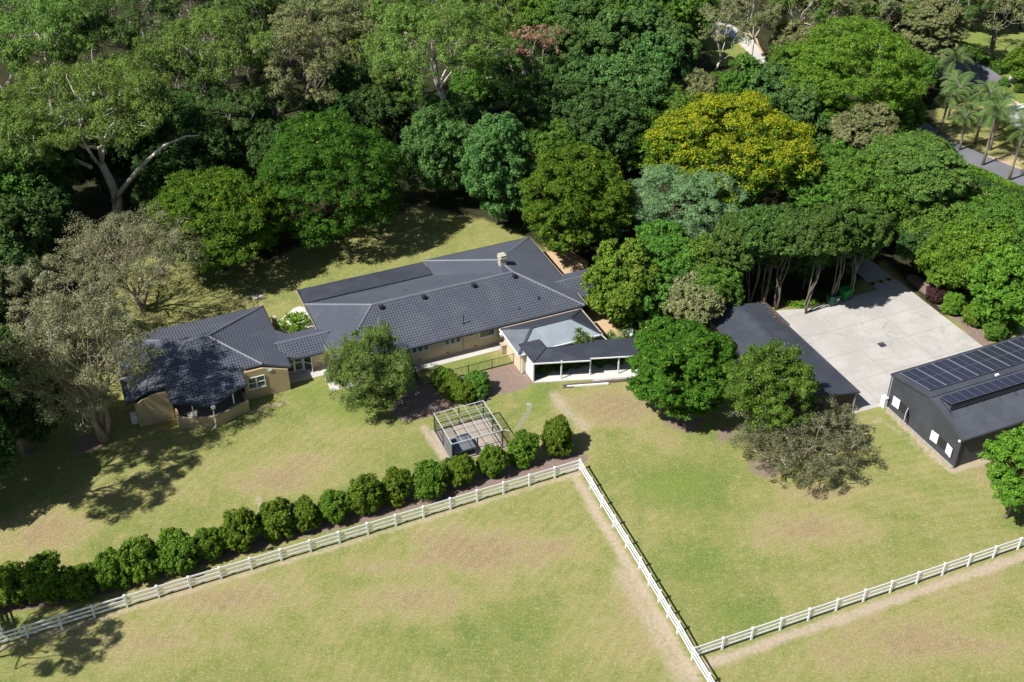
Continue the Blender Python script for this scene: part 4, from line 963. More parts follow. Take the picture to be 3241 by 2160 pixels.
MB().add([(p[0],p[1],p[2]-.15) for p in R4] + R4, [(0,1,2,3,4)[::-1],(5,6,7,8,9)] + [(i,(i+1)%5,5+(i+1)%5,5+i) for i in range(5)]).build('roof', M['white'], nb)
W4 = [nb_l(2306,262,0), nb_l(2336,286,0), nb_l(2460,334,0), nb_l(2480,210,0)]
m = MB(); 
for a, b in zip(W4[:-1], W4[1:]): m.wall(a[0],a[1],b[0],b[1],[(0,2.9),(1,2.9)],.2)
m.build('wall', M['cream'], nb)
# colorbond style boundary fence right of the yard
bf = empty('boundary_fence', at(2120, 600), 0, 'tall pale green sheet metal boundary fence behind the shrubs right of the yard', 'fence')
P = [at(x, y) - at(2120, 600) for x, y in ((2120,600),(2180,640),(2262,705),(2330,760),(2400,810))]
m = MB(); pm = MB()
for a, b in zip(P[:-1], P[1:]):
    n = int((b - a).length / .35)
    for i in range(n):
        c, d = a.lerp(b, i / n), a.lerp(b, (i + .6) / n); m.bar((c.x,c.y,.95),(d.x,d.y,.95),.05,1.8); e_ = a.lerp(b, (i + 1) / n); m.bar((d.x,d.y,.95),(e_.x,e_.y,.95),.02,1.8)
    pm.bar((a.x,a.y,0),(a.x,a.y,1.95),.07,.07)
M['tealfence'] = mat_plain('pale green fence sheet', (.16, .27, .22), .6, .1)
m.build('panel', M['tealfence'], bf); pm.build('post', M['tealfence'], bf)
# timber bench-like rails in the far garden
tr = empty('timber_rail', at(1370, 78), .2, 'short timber rail with two posts in a grassy gap of the far trees', 'rail')
MB().bar((-1.6,0,1.1),(1.6,0,1.1),.08,.14).bar((-1.6,0,.7),(1.6,0,.7),.08,.12).build('rail', M['wood'], tr)
for x in (-1.5, 1.5): MB().box(x-.08,x+.08,-.08,.08,0,1.25).build('post', M['wood'], tr)
for x, y, l in ((2122,1090-68,'round grey manhole cover set in the lawn left of the large shed'),):
    p = at(1992, 1022); m = MB().prism([(.35*math.cos(a),.35*math.sin(a)) for a in np.linspace(0,2*math.pi,17)[:-1]], -.05, .03); o = m.build('manhole_cover', M['shedroof']); o.location = p; tag(o, l, 'manhole cover')
p = at(592, 682); m = MB().prism([(.6*math.cos(a)*(1+.3*math.sin(2*a)),.4*math.sin(a)) for a in np.linspace(0,2*math.pi,13)[:-1]], -.05, .06); o = m.build('pale_rock', M['patio']); o.location = p; tag(o, 'flat pale rock patch on the back lawn between the cottage and the dark roof', 'rock')
#SECTION3
# ------------------------------------------------------------------ trees
LEAF = {
 'gum': mat_leaf('olive gum leaves', (0.055,0.106,0.019), (0.249,0.394,0.082), hue=.05),
 'gumdk': mat_leaf('dark gum leaves', (0.035,0.071,0.017), (0.160,0.272,0.068), hue=.05),
 'olive': mat_leaf('grey olive leaves', (0.117,0.137,0.052), (0.328,0.352,0.152), hue=.04),
 'paper': mat_leaf('paperbark leaves', (0.104,0.116,0.056), (0.389,0.404,0.221), hue=.03),
 'rowg': mat_leaf('dense row leaves', (.028,.068,.012), (.130,.225,.045), hue=.04),
 'lawnt': mat_leaf('olive and bright green leaves', (0.050,0.082,0.016), (0.233,0.325,0.074), hue=.03),
 'greyg': mat_leaf('grey green needles', (0.076,0.088,0.044), (0.270,0.285,0.150), hue=.03),
 'lime': mat_leaf('lime leaves', (0.144,0.204,0.036), (0.416,0.494,0.091), hue=.03),
 'dome': mat_leaf('bright fresh leaves', (.016,.060,.006), (.085,.235,.022), (.42,.40,.02), .02, hue=.03),
 'dome2': mat_leaf('yellow green leaves', (.028,.068,.006), (.140,.245,.018), (.46,.42,.03), .04, hue=.03),
 'domedk': mat_leaf('deep green feather leaves', (.018,.066,.006), (.105,.270,.022), (.35,.38,.03), .015, hue=.03),
 'yellow': mat_leaf('yellow flower heads', (.14,.19,.010), (.42,.43,.014), (.54,.43,.01), .10, trans=.12, hue=.02),
 'sage': mat_leaf('grey green feathery leaves', (0.064,0.133,0.054), (0.308,0.504,0.222), hue=.02),
 'dark': mat_leaf('dark broad leaves', (0.019,0.049,0.012), (0.112,0.210,0.051), hue=.05),
 'teal': mat_leaf('blue green leaves', (0.027,0.078,0.019), (0.179,0.332,0.084), hue=.05),
 'mid': mat_leaf('mid green leaves', (0.031,0.082,0.010), (0.177,0.351,0.049), hue=.05),
 'fresh': mat_leaf('light green leaves', (0.054,0.124,0.010), (0.207,0.386,0.040), hue=.04),
 'mango': mat_leaf('mixed young leaves', (0.047,0.112,0.011), (0.233,0.396,0.041), (.32,.09,.07), .07, hue=.03),
 'hedge': mat_leaf('glossy hedge leaves', (.034,.088,.008), (.190,.300,.026), (.32,.34,.06), .08, hue=.05),
 'tulip': mat_leaf('green leaves with few red flowers', (0.047,0.103,0.019), (0.206,0.345,0.066), (.60,.12,.03), .004, hue=.03),
 'dead':   mat_leaf('dead brown leaves', (.20,.12,.07), (.45,.29,.19), hue=.03, trans=.1),
 'purple': mat_leaf('dark red leaves', (.035,.018,.020), (.11,.055,.055), hue=.03, trans=.1),
 'palm': mat_leaf('palm fronds', (0.037,0.084,0.016), (0.149,0.265,0.057), (.38,.36,.10), .06, hue=.04),
}
BARK = {
 'white': mat_bark('smooth pale gum bark', (.66,.61,.53), (.44,.38,.31), .9),
 'paper': mat_bark('flaky paperbark', (.42,.36,.28), (.26,.20,.15), 1.6),
 'stem':  mat_bark('thin grey stem bark', (.22,.19,.155), (.14,.12,.09), 2.0),
 'grey':  mat_bark('grey brown bark', (.26,.22,.18), (.17,.14,.11), 2.0),
 'dark':  mat_bark('dark bark', (.10,.08,.06), (.06,.05,.04), 2.0),
 'palm':  mat_bark('ringed palm bark', (.30,.26,.21), (.22,.19,.15), 2.0),
}
def unit(a): return a / (np.linalg.norm(a, axis=-1, keepdims=True) + 1e-9)
def leaf_mesh(name, C, N, S, tint, rng, asp=.5, mat=None):
    """one diamond shaped leaf per centre"""
    n = len(C); r = unit(rng.normal(size=(n, 3))); T = unit(np.cross(N, r)); B = np.cross(N, T)
    s = S[:, None]; bend = N * s * .18
    V = np.stack([C + T * s, C + B * s * asp + bend, C - T * s, C - B * s * asp + bend], 1).reshape(-1, 3)
    Q = np.arange(4 * n).reshape(n, 4)
    me = mesh_np(name, V, Q, np.repeat(tint, 4)); me.materials.append(mat)
    return me
def lumpy(d, rng, k=9, amp=.16, sharp=12):
    """low frequency bumps over directions d"""
    r = np.ones(len(d))
    for _ in range(k):
        q = unit(rng.normal(size=3)); r += rng.uniform(-1, 1) * amp * np.exp(sharp * (d @ q - 1))
    return r
STYLE = {  # clump radius (share of R), flatness, leaf size, leaves per clump, lumps, lower limit of the crown (cos), aspect
 'dome':  dict(cr=.075, flat=.50, leaf=.135, per=58, low=-.62, asp=.42, up=.60, cover=1.3, lobes=62, sep=.945, lr=(.17,.28), ld=(.66,.88), lf=.66),
 'bushy': dict(cr=.100, flat=.85, leaf=.145, per=70, low=-.80, asp=.50, up=.30, cover=1.15, lobes=24, sep=.84, lr=(.24,.42), ld=(.52,.78), lf=.95),
 'hedge': dict(cr=.150, flat=1.0, leaf=.085, per=62, low=-.85, asp=.55, up=.30, cover=1.3, lobes=14, sep=.75, lr=(.30,.52), ld=(.45,.72), lf=1.1),
 'feather': dict(cr=.070, flat=.40, leaf=.115, per=46, low=-.55, asp=.28, up=.70, cover=1.35, lobes=42, sep=.93, lr=(.17,.28), ld=(.68,.86), lf=.55),
}
def shell_crown(style, R, Rz, hc, rng, density=1.0):
    """crown = many lobes standing apart, each lobe = many leaf clumps"""
    st = STYLE[style]; cr = max(.30, st['cr'] * R) if style != 'hedge' else st['cr'] * R
    K = st['lobes']; L = []
    i = 0
    while len(L) < K and i < 6000:
        i += 1; d = unit(rng.normal(size=3))
        if d[2] < st['low'] + rng.normal() * .1: continue
        if all(d @ x[0] < st['sep'] for x in L) or i > 3000: L.append((d, rng.uniform(*st['lr']) * R, rng.uniform(*st['ld'])))
    C = []; D = []
    ax = np.array([R, R, Rz])
    for d, lr, ld in L:
        c = d * ld * ax; lf = np.array([1, 1, st['lf'] * min(1.25, Rz / R)])
        n = max(6, int(2 * math.pi * lr * lr * 1.25 / (math.pi * cr * cr) * st['cover'] * density))
        q = unit(rng.normal(size=(n, 3)) + d * .75 + np.array([0, 0, .25])); rad = rng.uniform(.78, 1.1, n); rad[rng.random(n) < .2] *= .6
        C.append(c + q * (rad * lr)[:, None] * lf); D.append(unit(q + d * .4))
    C = np.concatenate(C); D = np.concatenate(D)
    n = int(len(C) * .10); q = unit(rng.normal(size=(n, 3))); q[:, 2] = np.abs(q[:, 2]) - .3; C = np.concatenate([C, q * rng.uniform(.3, .7, n)[:, None] * ax]); D = np.concatenate([D, q])
    C[:, 2] += hc; C[:, 2] = np.maximum(C[:, 2], cr * .5)
    return C, D, np.full(len(C), cr) * rng.uniform(.6, 1.5, len(C)), st
def clump_leaves(C, d, cr, st, rng, leafs=1.0):
    per = st['per']; n = len(C) * per
    cc = np.repeat(C, per, 0); dd = np.repeat(d, per, 0); rr = np.repeat(cr, per)
    q = unit(rng.normal(size=(n, 3)) + dd * .55 + np.array([0, 0, .45])); rad = rng.uniform(.35, 1.05, n) ** .6
    an = np.repeat(rng.uniform(.55, 1.5, (len(C), 3)), per, 0); rad = rad * rng.uniform(.75, 1.2, n)
    off = q * (rr * rad)[:, None] * an; off[:, 2] *= st['flat']
    P = cc + off
    N = unit(q * .8 + np.array([0, 0, st['up']]) + rng.normal(size=(n, 3)) * .45)
    S = st['leaf'] * leafs * rng.uniform(.6, 1.35, n)
    ct = np.repeat(rng.uniform(-.18, .18, len(C)), per)
    tint = np.clip(rng.beta(2.2, 2.6, n) + ct, 0, 1)
    return P, N, S, tint
def limb(a, b, rng, bow=.12, k=7, sag=0):
    a, b = np.array(a, float), np.array(b, float); L = np.linalg.norm(b - a); o = rng.normal(size=3) * bow * L * .5; o2 = rng.normal(size=3) * bow * L * .3
    ts = np.linspace(0, 1, k)
    return [a + (b - a) * t + o * math.sin(math.pi * t) + o2 * math.sin(2 * math.pi * t) + np.array([0, 0, sag * L * math.sin(math.pi * t)]) for t in ts]
def grow(targets, base_r, fork_z, rng, stems=1, lean=(0, 0), bow=.14, sides=7, twig=.02, spread=.35):
    """trunk(s) and limbs reaching to targets (N,3); returns MB"""
    mb = MB(); T = np.array(targets); n = len(T)
    ang = np.arctan2(T[:, 1], T[:, 0]); order = np.argsort(ang)
    groups = np.array_split(order, max(1, stems))
    for g in groups:
        if len(g) == 0: continue
        cen = T[g].mean(0); br = base_r / math.sqrt(len(groups)) * (1.15 if stems > 1 else 1)
        base = np.array([cen[0] * .04 + rng.normal() * .05, cen[1] * .04, 0.]) if stems > 1 else np.zeros(3)
        fork = np.array([cen[0] * spread + lean[0], cen[1] * spread + lean[1], fork_z])
        tr = limb(base, fork, rng, bow * .5, 6); tr[0] = tr[0] - np.array([0, 0, .3])
        rr = [br * (1.25 if i == 0 else 1 - .38 * i / 5) for i in range(6)]; mb.tube(tr, rr, sides + 2, True); r0 = rr[-1]
        m = len(g); k = max(1, min(4, m // 2)); sub = np.array_split(g, k)
        for s in sub:
            if len(s) == 0: continue
            c2 = T[s].mean(0); mid = fork + (c2 - fork) * .5; l = limb(fork, mid, rng, bow, 5); r1 = r0 * .72 * max(.5, math.sqrt(1 / k) + .2)
            mb.tube(l, list(np.linspace(r1, r1 * .7, 5)), sides)
            for t in s:
                l2 = limb(mid, T[t], rng, bow * 1.2, 6, .05); mb.tube(l2, list(np.linspace(r1 * .62, twig, 6)), max(5, sides - 2), False)
                for _ in range(2):
                    q = l2[3]; e = T[t] + rng.normal(size=3) * np.linalg.norm(T[t] - mid) * .13; mb.tube(limb(q, e, rng, bow, 4), [r1 * .35, r1 * .25, r1 * .15, twig * .7], 5, False)
    return mb
def build_shell(name, style, R, Rz, hc, leafmat, bark, seed, density=1.0, stems=1, leafs=1.0, br=None, fork_k=.42):
    rng = np.random.default_rng(seed)
    C, d, cr, st = shell_crown(style, R, Rz, hc, rng, density)
    P, N, S, tint = clump_leaves(C, d, cr, st, rng, leafs)
    crown = leaf_mesh('crown', P, N, S, tint, rng, st['asp'], leafmat)
    k = 9 if R > 3 else 6; pick = rng.choice(len(C), min(k, len(C)), replace=False)
    tg = C[pick] * np.array([.75, .75, 1]); tg[:, 2] = hc + (tg[:, 2] - hc) * .6; tg[:, 2] = np.maximum(tg[:, 2], hc * .7)
    mb = grow(tg, br or max(.09, R * .05), max(.5, hc * fork_k), rng, stems)
    return crown, mb
def build_gum(style, R, Rz, hc, leafmat, seed, blobs=16, bark=None, leaf=.14, per=110, stems=1, br=None, fork=None, sub=10, blob=.30, asp=.36, bare=.0, lean=(0, 0), zmin=-.45, limbs=()):
    """open crown: leaf masses carried at the ends of real limbs"""
    rng = np.random.default_rng(seed)
    B = []; tries = 0
    while len(B) < blobs and tries < 4000:
        tries += 1
        q = unit(rng.normal(size=3)); 
        if q[2] < zmin: continue
        p = q * np.array([R, R, Rz]) * (rng.uniform(.45, 1) ** .5) * .86 + np.array([lean[0], lean[1], hc])
        if all(np.linalg.norm((p - x) / np.array([1, 1, .7])) > R * blob * 1.0 for x in B): B.append(p)
    B = np.array(B); n = len(B); br_ = R * blob * rng.uniform(.75, 1.25, n)
    k = sub; cc = np.repeat(B, k, 0); rr = np.repeat(br_, k); q = unit(rng.normal(size=(n * k, 3)) + np.array([0, 0, .35]))
    C = cc + q * (rr * rng.uniform(.35, 1.0, n * k))[:, None] * np.array([1, 1, .62]); d = q
    cr = rr * rng.uniform(.26, .52, n * k)
    if bare: keep = rng.random(len(C)) > bare; C, d, cr = C[keep], d[keep], cr[keep]
    st = dict(per=per, flat=.75, leaf=leaf, up=.25, asp=asp)
    P, N, S, tint = clump_leaves(C, d, cr, st, rng)
    low = P[:, 2] > .2; P, N, S, tint = P[low], N[low], S[low], tint[low]
    crown = leaf_mesh('crown', P, N, S, tint, rng, asp, leafmat)
    mb = grow(B, br or R * .055, fork or hc * .55, rng, stems, bow=.2, sides=8, twig=.03, spread=.22, lean=(lean[0]*.4, lean[1]*.4))
    for pts, r0, r1 in limbs: mb.tube(pts, list(np.linspace(r0, r1, len(pts))), 9)
    for i in range(0, len(C), 3 if bare else 9):         # fine twigs into the leaf masses
        b = B[i // k] if not bare else B[np.argmin(np.linalg.norm(B - C[i], axis=1))]
        mb.tube(limb(b, C[i], rng, .25, 4), [.05, .04, .028, .015], 4, False)
    return crown, mb, B
def crown_fit(cx, cy, rx, ry, hc):
    """survey ellipse of a crown (overview px) with its centre hc above ground -> base point, R, Rz"""
    c = at(cx, cy, hc); s, sn, cs = scale_at(c); R = rx / s; q = (ry / s) ** 2 - (R * sn) ** 2
    Rz = math.sqrt(max(q, (.35 * ry / s) ** 2)) / cs
    return Vector((c.x, c.y, 0)), R, min(Rz, max(hc * 1.02, 1.0))
count = {}
def plant(name, p, crown, trunk, barkmat, label, cat='tree', group=None, rz=0.0, leafmat=None):
    o = empty(name, p, rz, label, cat, group)
    c = bpy.data.objects.new('crown', crown); link(c); c.parent = o
    if isinstance(trunk, MB): t = trunk.build('trunk', barkmat, o, smooth=True); tm = t.data
    else: t = bpy.data.objects.new('trunk', trunk); link(t); t.parent = o; tm = trunk
    return o, tm
def shell_tree(name, e, style, leaf, bark, label, seed, hc=None, cat='tree', group=None, **k):
    p, R, Rz = crown_fit(*e); crown, mb = build_shell(name, style, R, Rz, e[4], LEAF[leaf], BARK[bark], seed, **k)
    return plant(name, p, crown, mb, BARK[bark], label, cat, group)[0]
def gum_tree(name, e, leafkey, bark, label, seed, cat='tree', group=None, **k):
    p, R, Rz = crown_fit(*e); crown, mb, B = build_gum("", R, Rz, e[4], LEAF[leafkey], seed, **k)
    return plant(name, p, crown, mb, BARK[bark], label, cat, group)[0]

# --- the trees one can name
shell_tree('spreading_tree', (497,502,148,116,7.0), 'dome', 'dome2', 'dark', 'wide olive green domed tree left of the bigger bright dome, behind the cottage', 11)
shell_tree('spreading_tree', (765,408,165,148,8.5), 'dome', 'dome', 'dark', 'largest bright green domed tree behind the back lawn', 12)
shell_tree('spreading_tree', (1325,462,127,130,7.0), 'dome', 'dome2', 'dark', 'bright yellow green domed tree behind the right end of the long house', 13)
shell_tree('spreading_tree', (1570,843,118,118,6.0), 'dome', 'domedk', 'dark', 'bright green domed tree at the right end of the covered walkway', 14)
shell_tree('feathery_tree', (1575,470,142,108,6.0), 'feather', 'sage', 'dark', 'pale grey green feathery tree in front of the yellow flowering tree', 15)
# the yellow flowering tree: green feathery crown under a layer of flower heads
p, R, Rz = crown_fit(1678,340,186,130,9.0); rng = np.random.default_rng(16)
C, d, cr, st = shell_crown('dome', R, Rz, 9.0, rng, 1.45); st = dict(st, flat=.5, per=60, leaf=.125)
P_, N_, S_, t_ = clump_leaves(C, d, cr * .8, st, rng); top = rng.random(len(P_)) < np.clip((.28 + .62 * (np.repeat(d[:, 2], st['per']))) * (.45 + .9 * np.repeat(np.random.default_rng(4).random(len(C)), st['per'])), .06, .82)
crown = leaf_mesh('crown', P_[~top], N_[~top], S_[~top], t_[~top], rng, .5, LEAF['domedk'])
tg = C[rng.choice(len(C), 12)] * np.array([.7, .7, 1])
o, _ = plant('flowering_tree', p, crown, grow(tg, .55, 3.2, rng, 1), BARK['dark'], 'huge spreading tree covered in yellow flowers', 'tree')
fl = bpy.data.objects.new('blossom', leaf_mesh('blossom', P_[top] + np.array([0, 0, .12]), N_[top], S_[top] * .85, t_[top], rng, .75, LEAF['yellow'])); link(fl); fl.parent = o
shell_tree('round_tree', (1145,378,84,128,8.5), 'bushy', 'teal', 'dark', 'tall spade shaped dark green tree behind the back lawn, between two domed trees', 21, density=1.1)
shell_tree('round_tree', (1000,345,88,100,7.5), 'bushy', 'teal', 'dark', 'dark green bushy tree left of the spade shaped tree', 22)
shell_tree('round_tree', (1035,270,75,60,8), 'bushy', 'teal', 'dark', 'dark bushy tree at the foot of the tall central gum', 23)
shell_tree('mango_tree', (1432,655,86,92,5.0), 'bushy', 'mango', 'dark', 'light green tree with reddish young leaves beside the right end of the long house', 24)
shell_tree('bushy_tree', (1608,602,78,60,5.5), 'bushy', 'mid', 'grey', 'mid green bushy tree between the feathery tree and the walkway', 25)
shell_tree('bushy_tree', (1590,685,75,52,4.5), 'bushy', 'olive', 'grey', 'olive green bushy tree above the bright dome tree by the walkway', 26)
shell_tree('bushy_tree', (1500,690,45,70,4.0), 'bushy', 'mid', 'grey', 'small mid green tree beside the reddish leaved tree', 27)
shell_tree('bushy_tree', (1520,560,60,50,5.0), 'bushy', 'mid', 'grey', 'mid green tree below the pale feathery tree', 28)
# row of multi stemmed trees left of the yard
row = [(1700,555,60,60,8.8),(1745,535,58,60,10),(1772,550,52,60,9.2),(1812,530,64,60,10.4),(1885,535,66,62,10.6),(1938,525,60,62,10),(1982,530,60,58,9)]
for i, e in enumerate(row):
    lab = ['leftmost', 'second from the left', 'third from the left', 'fourth from the left', 'fifth from the left', 'sixth, behind the skips', 'rightmost, at the driveway'][i]
    shell_tree('multi_stem_tree', e, 'bushy', 'rowg', 'stem', 'green tree on thin stems in the row by the yard, ' + lab, 30 + i, group='multi stemmed trees beside the yard', stems=4, br=.16, fork_k=.7, density=1.2)
shell_tree('tulip_tree', (2095,390,120,80,9.5), 'dome', 'tulip', 'grey', 'green umbrella tree with a few red flowers and a forked grey trunk behind the yard', 41, br=.42)
shell_tree('bushy_tree', (2005,430,105,80,8), 'bushy', 'mid', 'grey', 'dull green tree between the yellow flowering tree and the red flowered one', 42)
shell_tree('bushy_tree', (1985,295,70,58,8), 'bushy', 'olive', 'grey', 'grey green tree above the red flowered tree', 43)
shell_tree('bushy_tree', (2165,520,95,62,5.5), 'bushy', 'mid', 'grey', 'mid green tree below the red flowered tree', 44)
shell_tree('bushy_tree', (2245,585,100,80,5.5), 'bushy', 'fresh', 'grey', 'light green tree above the shrubs right of the yard', 45)
shell_tree('bushy_tree', (2310,665,80,85,5), 'bushy', 'fresh', 'grey', 'light green tree at the right edge above the large shed', 46)
shell_tree('bushy_tree', (2325,540,70,52,5), 'bushy', 'mid', 'grey', 'mid green tree at the right edge below the neighbour hedge', 47)
shell_tree('bushy_tree', (1965,165,150,125,12), 'dome', 'fresh', 'grey', 'big yellow green tree high in the picture above the yellow flowering tree', 48)
shell_tree('bushy_tree', (1850,250,60,70,8), 'bushy', 'teal', 'grey', 'dark green tree just behind the top of the yellow flowering tree', 49)
gum_tree('round_tree', (2345,1088,92,105,5.4), 'fresh', 'grey', 'bright green spreading tree cut by the right edge in front of the large shed', 50, blobs=36, br=.2, fork=2.2, blob=.31, leaf=.12, per=130, sub=11, asp=.5, zmin=-.5)
gum_tree('lawn_tree', (850,848,108,106,4.9), 'lawnt', 'grey', 'mixed green tree on the mulch in front of the long house, its grey trunk showing', 51, blobs=44, br=.18, fork=2.4, blob=.29, leaf=.10, per=125, sub=11, zmin=-.75)
gum_tree('spreading_gum', (205,248,215,112,15.5), 'gum', 'white', 'big spreading gum with a thick white trunk and long bare limbs', 61, blobs=30, zmin=-.12, limbs=(([(.3,.15,2.6),(2.5,-.3,5.2),(5.4,-1,8.4),(8.5,-1,11),(11.2,-.5,12.0),(12.8,-.3,12.0)],.36,.04),([(-1.2,-.3,7.6),(-3.5,-1,9.4),(-6.5,-1.2,9.0),(-9.8,-1.5,7.9),(-11,-1.5,7.2)],.26,.03)), br=.72, fork=8, blob=.235, sub=13, per=150)
gum_tree('tall_gum', (1010,108,180,105,18), 'gum', 'white', 'tall gum with a straight white trunk in the centre top', 62, blobs=34, zmin=-.1, br=.55, fork=12, blob=.225, sub=13, per=150)
gum_tree('paperbark_tree', (300,575,168,95,8.0), 'paper', 'paper', 'pale grey green paperbark with many light branches, behind the cottage', 63, blobs=44, stems=5, br=.5, fork=3.0, blob=.26, leaf=.10, per=95, sub=10, asp=.35, bare=.22)
gum_tree('paperbark_tree', (190,815,178,185,10.5), 'paper', 'paper', 'large drooping paperbark with twisted pale branches beside the left end of the cottage', 64, blobs=66, stems=6, br=.6, fork=4.5, blob=.25, leaf=.10, per=100, sub=10, asp=.35, bare=.20)
gum_tree('paperbark_tree', (40,690,110,110,9.0), 'paper', 'paper', 'paperbark cut by the left edge beneath the lime green tree', 65, blobs=34, stems=3, br=.5, fork=3.5, blob=.32, leaf=.11, per=130, sub=11, asp=.35)
gum_tree('dark_gum', (5,860,85,110,9.5), 'gumdk', 'grey', 'dark tree at the left edge behind the large drooping paperbark', 66, blobs=26, br=.5, fork=4, blob=.32, sub=10, per=125)
gum_tree('paperbark_tree', (1765,900,105,122,6.5), 'mid', 'paper', 'upright green tree in front of the garden shed roof', 67, blobs=40, stems=3, br=.4, fork=2.2, blob=.31, leaf=.11, per=150, sub=12)
gum_tree('paperbark_tree', (1835,990,168,95,3.4), 'greyg', 'paper', 'low sprawling grey paperbark with bare branches on the lawn beside the shed', 68, blobs=54, stems=6, br=.5, fork=1.0, blob=.22, leaf=.10, per=80, sub=10, asp=.35, bare=.25)
shell_tree('lime_tree', (42,545,48,55,6), 'bushy', 'lime', 'grey', 'small lime green tree at the left edge above the paperbarks', 69)
gum_tree('dying_tree', (1235,98,62,52,14), 'dead', 'white', 'half dead tree with brown leaves right of the tall central gum', 70, blobs=11, br=.3, fork=6, blob=.35, leaf=.15, per=60, sub=7)
gum_tree('airy_gum', (1665,55,80,58,13), 'olive', 'white', 'slim airy gum with a white trunk over the curved path', 71, blobs=13, br=.24, fork=7.5, blob=.3, leaf=.15, per=55, sub=8)
gum_tree('airy_gum', (690,165,110,120,14), 'olive', 'grey', 'tall airy olive coloured tree behind the largest domed tree', 72, blobs=28, br=.4, fork=7, blob=.26, leaf=.15, per=75, sub=10)
gum_tree('airy_gum', (740,40,120,70,16), 'olive', 'grey', 'tall olive gum at the top edge left of the central gum', 73, blobs=24, br=.4, fork=8, blob=.27, leaf=.16, per=75, sub=10)
gum_tree('airy_gum', (2300,28,95,45,8.2), 'olive', 'grey', 'tree with two leaning bare trunks on the neighbour lawn, top right', 74, blobs=14, br=.35, fork=6, blob=.3, leaf=.17, per=60, sub=8, stems=2)
gum_tree('leaning_gum', (85,80,150,90,17), 'gum', 'white', 'tall gum with pale limbs in the top left corner', 75, blobs=26, br=.5, fork=9, blob=.245, sub=12, per=130)
gum_tree('leaning_gum', (480,110,150,95,17), 'gum', 'white', 'tall gum with forked white trunk right of the big spreading gum', 76, blobs=28, br=.5, fork=8.5, blob=.245, sub=12, per=130)
gum_tree('leaning_gum', (300,30,120,60,18), 'gumdk', 'white', 'dark gum at the top edge between the two corner gums', 77, blobs=20, br=.4, fork=9, blob=.27, per=130)
gum_tree('leaning_gum', (560,265,70,62,9), 'gumdk', 'grey', 'small gum with blue grey leaves above the olive dome tree', 78, blobs=16, br=.25, fork=5, blob=.33, per=120)
gum_tree('leaning_gum', (1180,185,110,60,10), 'gum', 'white', 'wide limbed gum leaning right beside the tall central gum', 79, blobs=15, br=.4, fork=5, blob=.245, sub=12, per=130)
shell_tree('palm_like_tree', (2148,70,70,85,9), 'feather', 'olive', 'grey', 'drooping olive green tree at the head of the asphalt drive', 80, leafs=1.5)

# --- forest fill: prototypes shared by many trees
PROTO = {}; KH = {'bushy': 7.0, 'cone': 7.6, 'gum': 13.0, 'shrub': 1.3}
def proto(kind, leaf):
    key = (kind, leaf)
    if key not in PROTO:
        s = 200 + len(PROTO) * 7
        if kind == 'bushy': c, m = build_shell('t', 'bushy', 5.5, 5.2, 7.0, LEAF[leaf], None, s, 1.0, leafs=1.15)
        elif kind == 'cone': c, m = build_shell('t', 'bushy', 4.2, 7.0, 7.6, LEAF[leaf], None, s, 1.0, leafs=1.1)
        elif kind == 'gum': c, m, _ = build_gum('', 6.5, 5.0, 13.0, LEAF[leaf], s, blobs=19, br=.36, fork=7, blob=.245, per=120, sub=11)
        elif kind == 'shrub': c, m = build_shell('t', 'hedge', 1.5, 1.35, 1.3, LEAF[leaf], None, s, 1.0, br=.07)
        tm = m.build('trunk', BARK['white' if kind == 'gum' else 'dark'], None, smooth=True); me = tm.data; bpy.data.objects.remove(tm)
        PROTO[key] = (c, me)
    return PROTO[key]
def clone(name, kind, leaf, x, y, sc, label, cat='tree', group=None, zs=1.0, seed=0, ground_pt=None):
    c, t = proto(kind, leaf); r = random.Random(int(x * 7 + y * 13))
    p = ground_pt or at(x, y, KH[kind] * sc * zs); p.z = 0; o = empty(name, p, r.uniform(0, 6.28), label, cat, group)
    for nm, me in (('trunk', t), ('crown', c)):
        q = bpy.data.objects.new(nm, me); link(q); q.parent = o
    o.scale = (sc * r.uniform(.94, 1.06), sc * r.uniform(.94, 1.06), sc * zs)
    return o
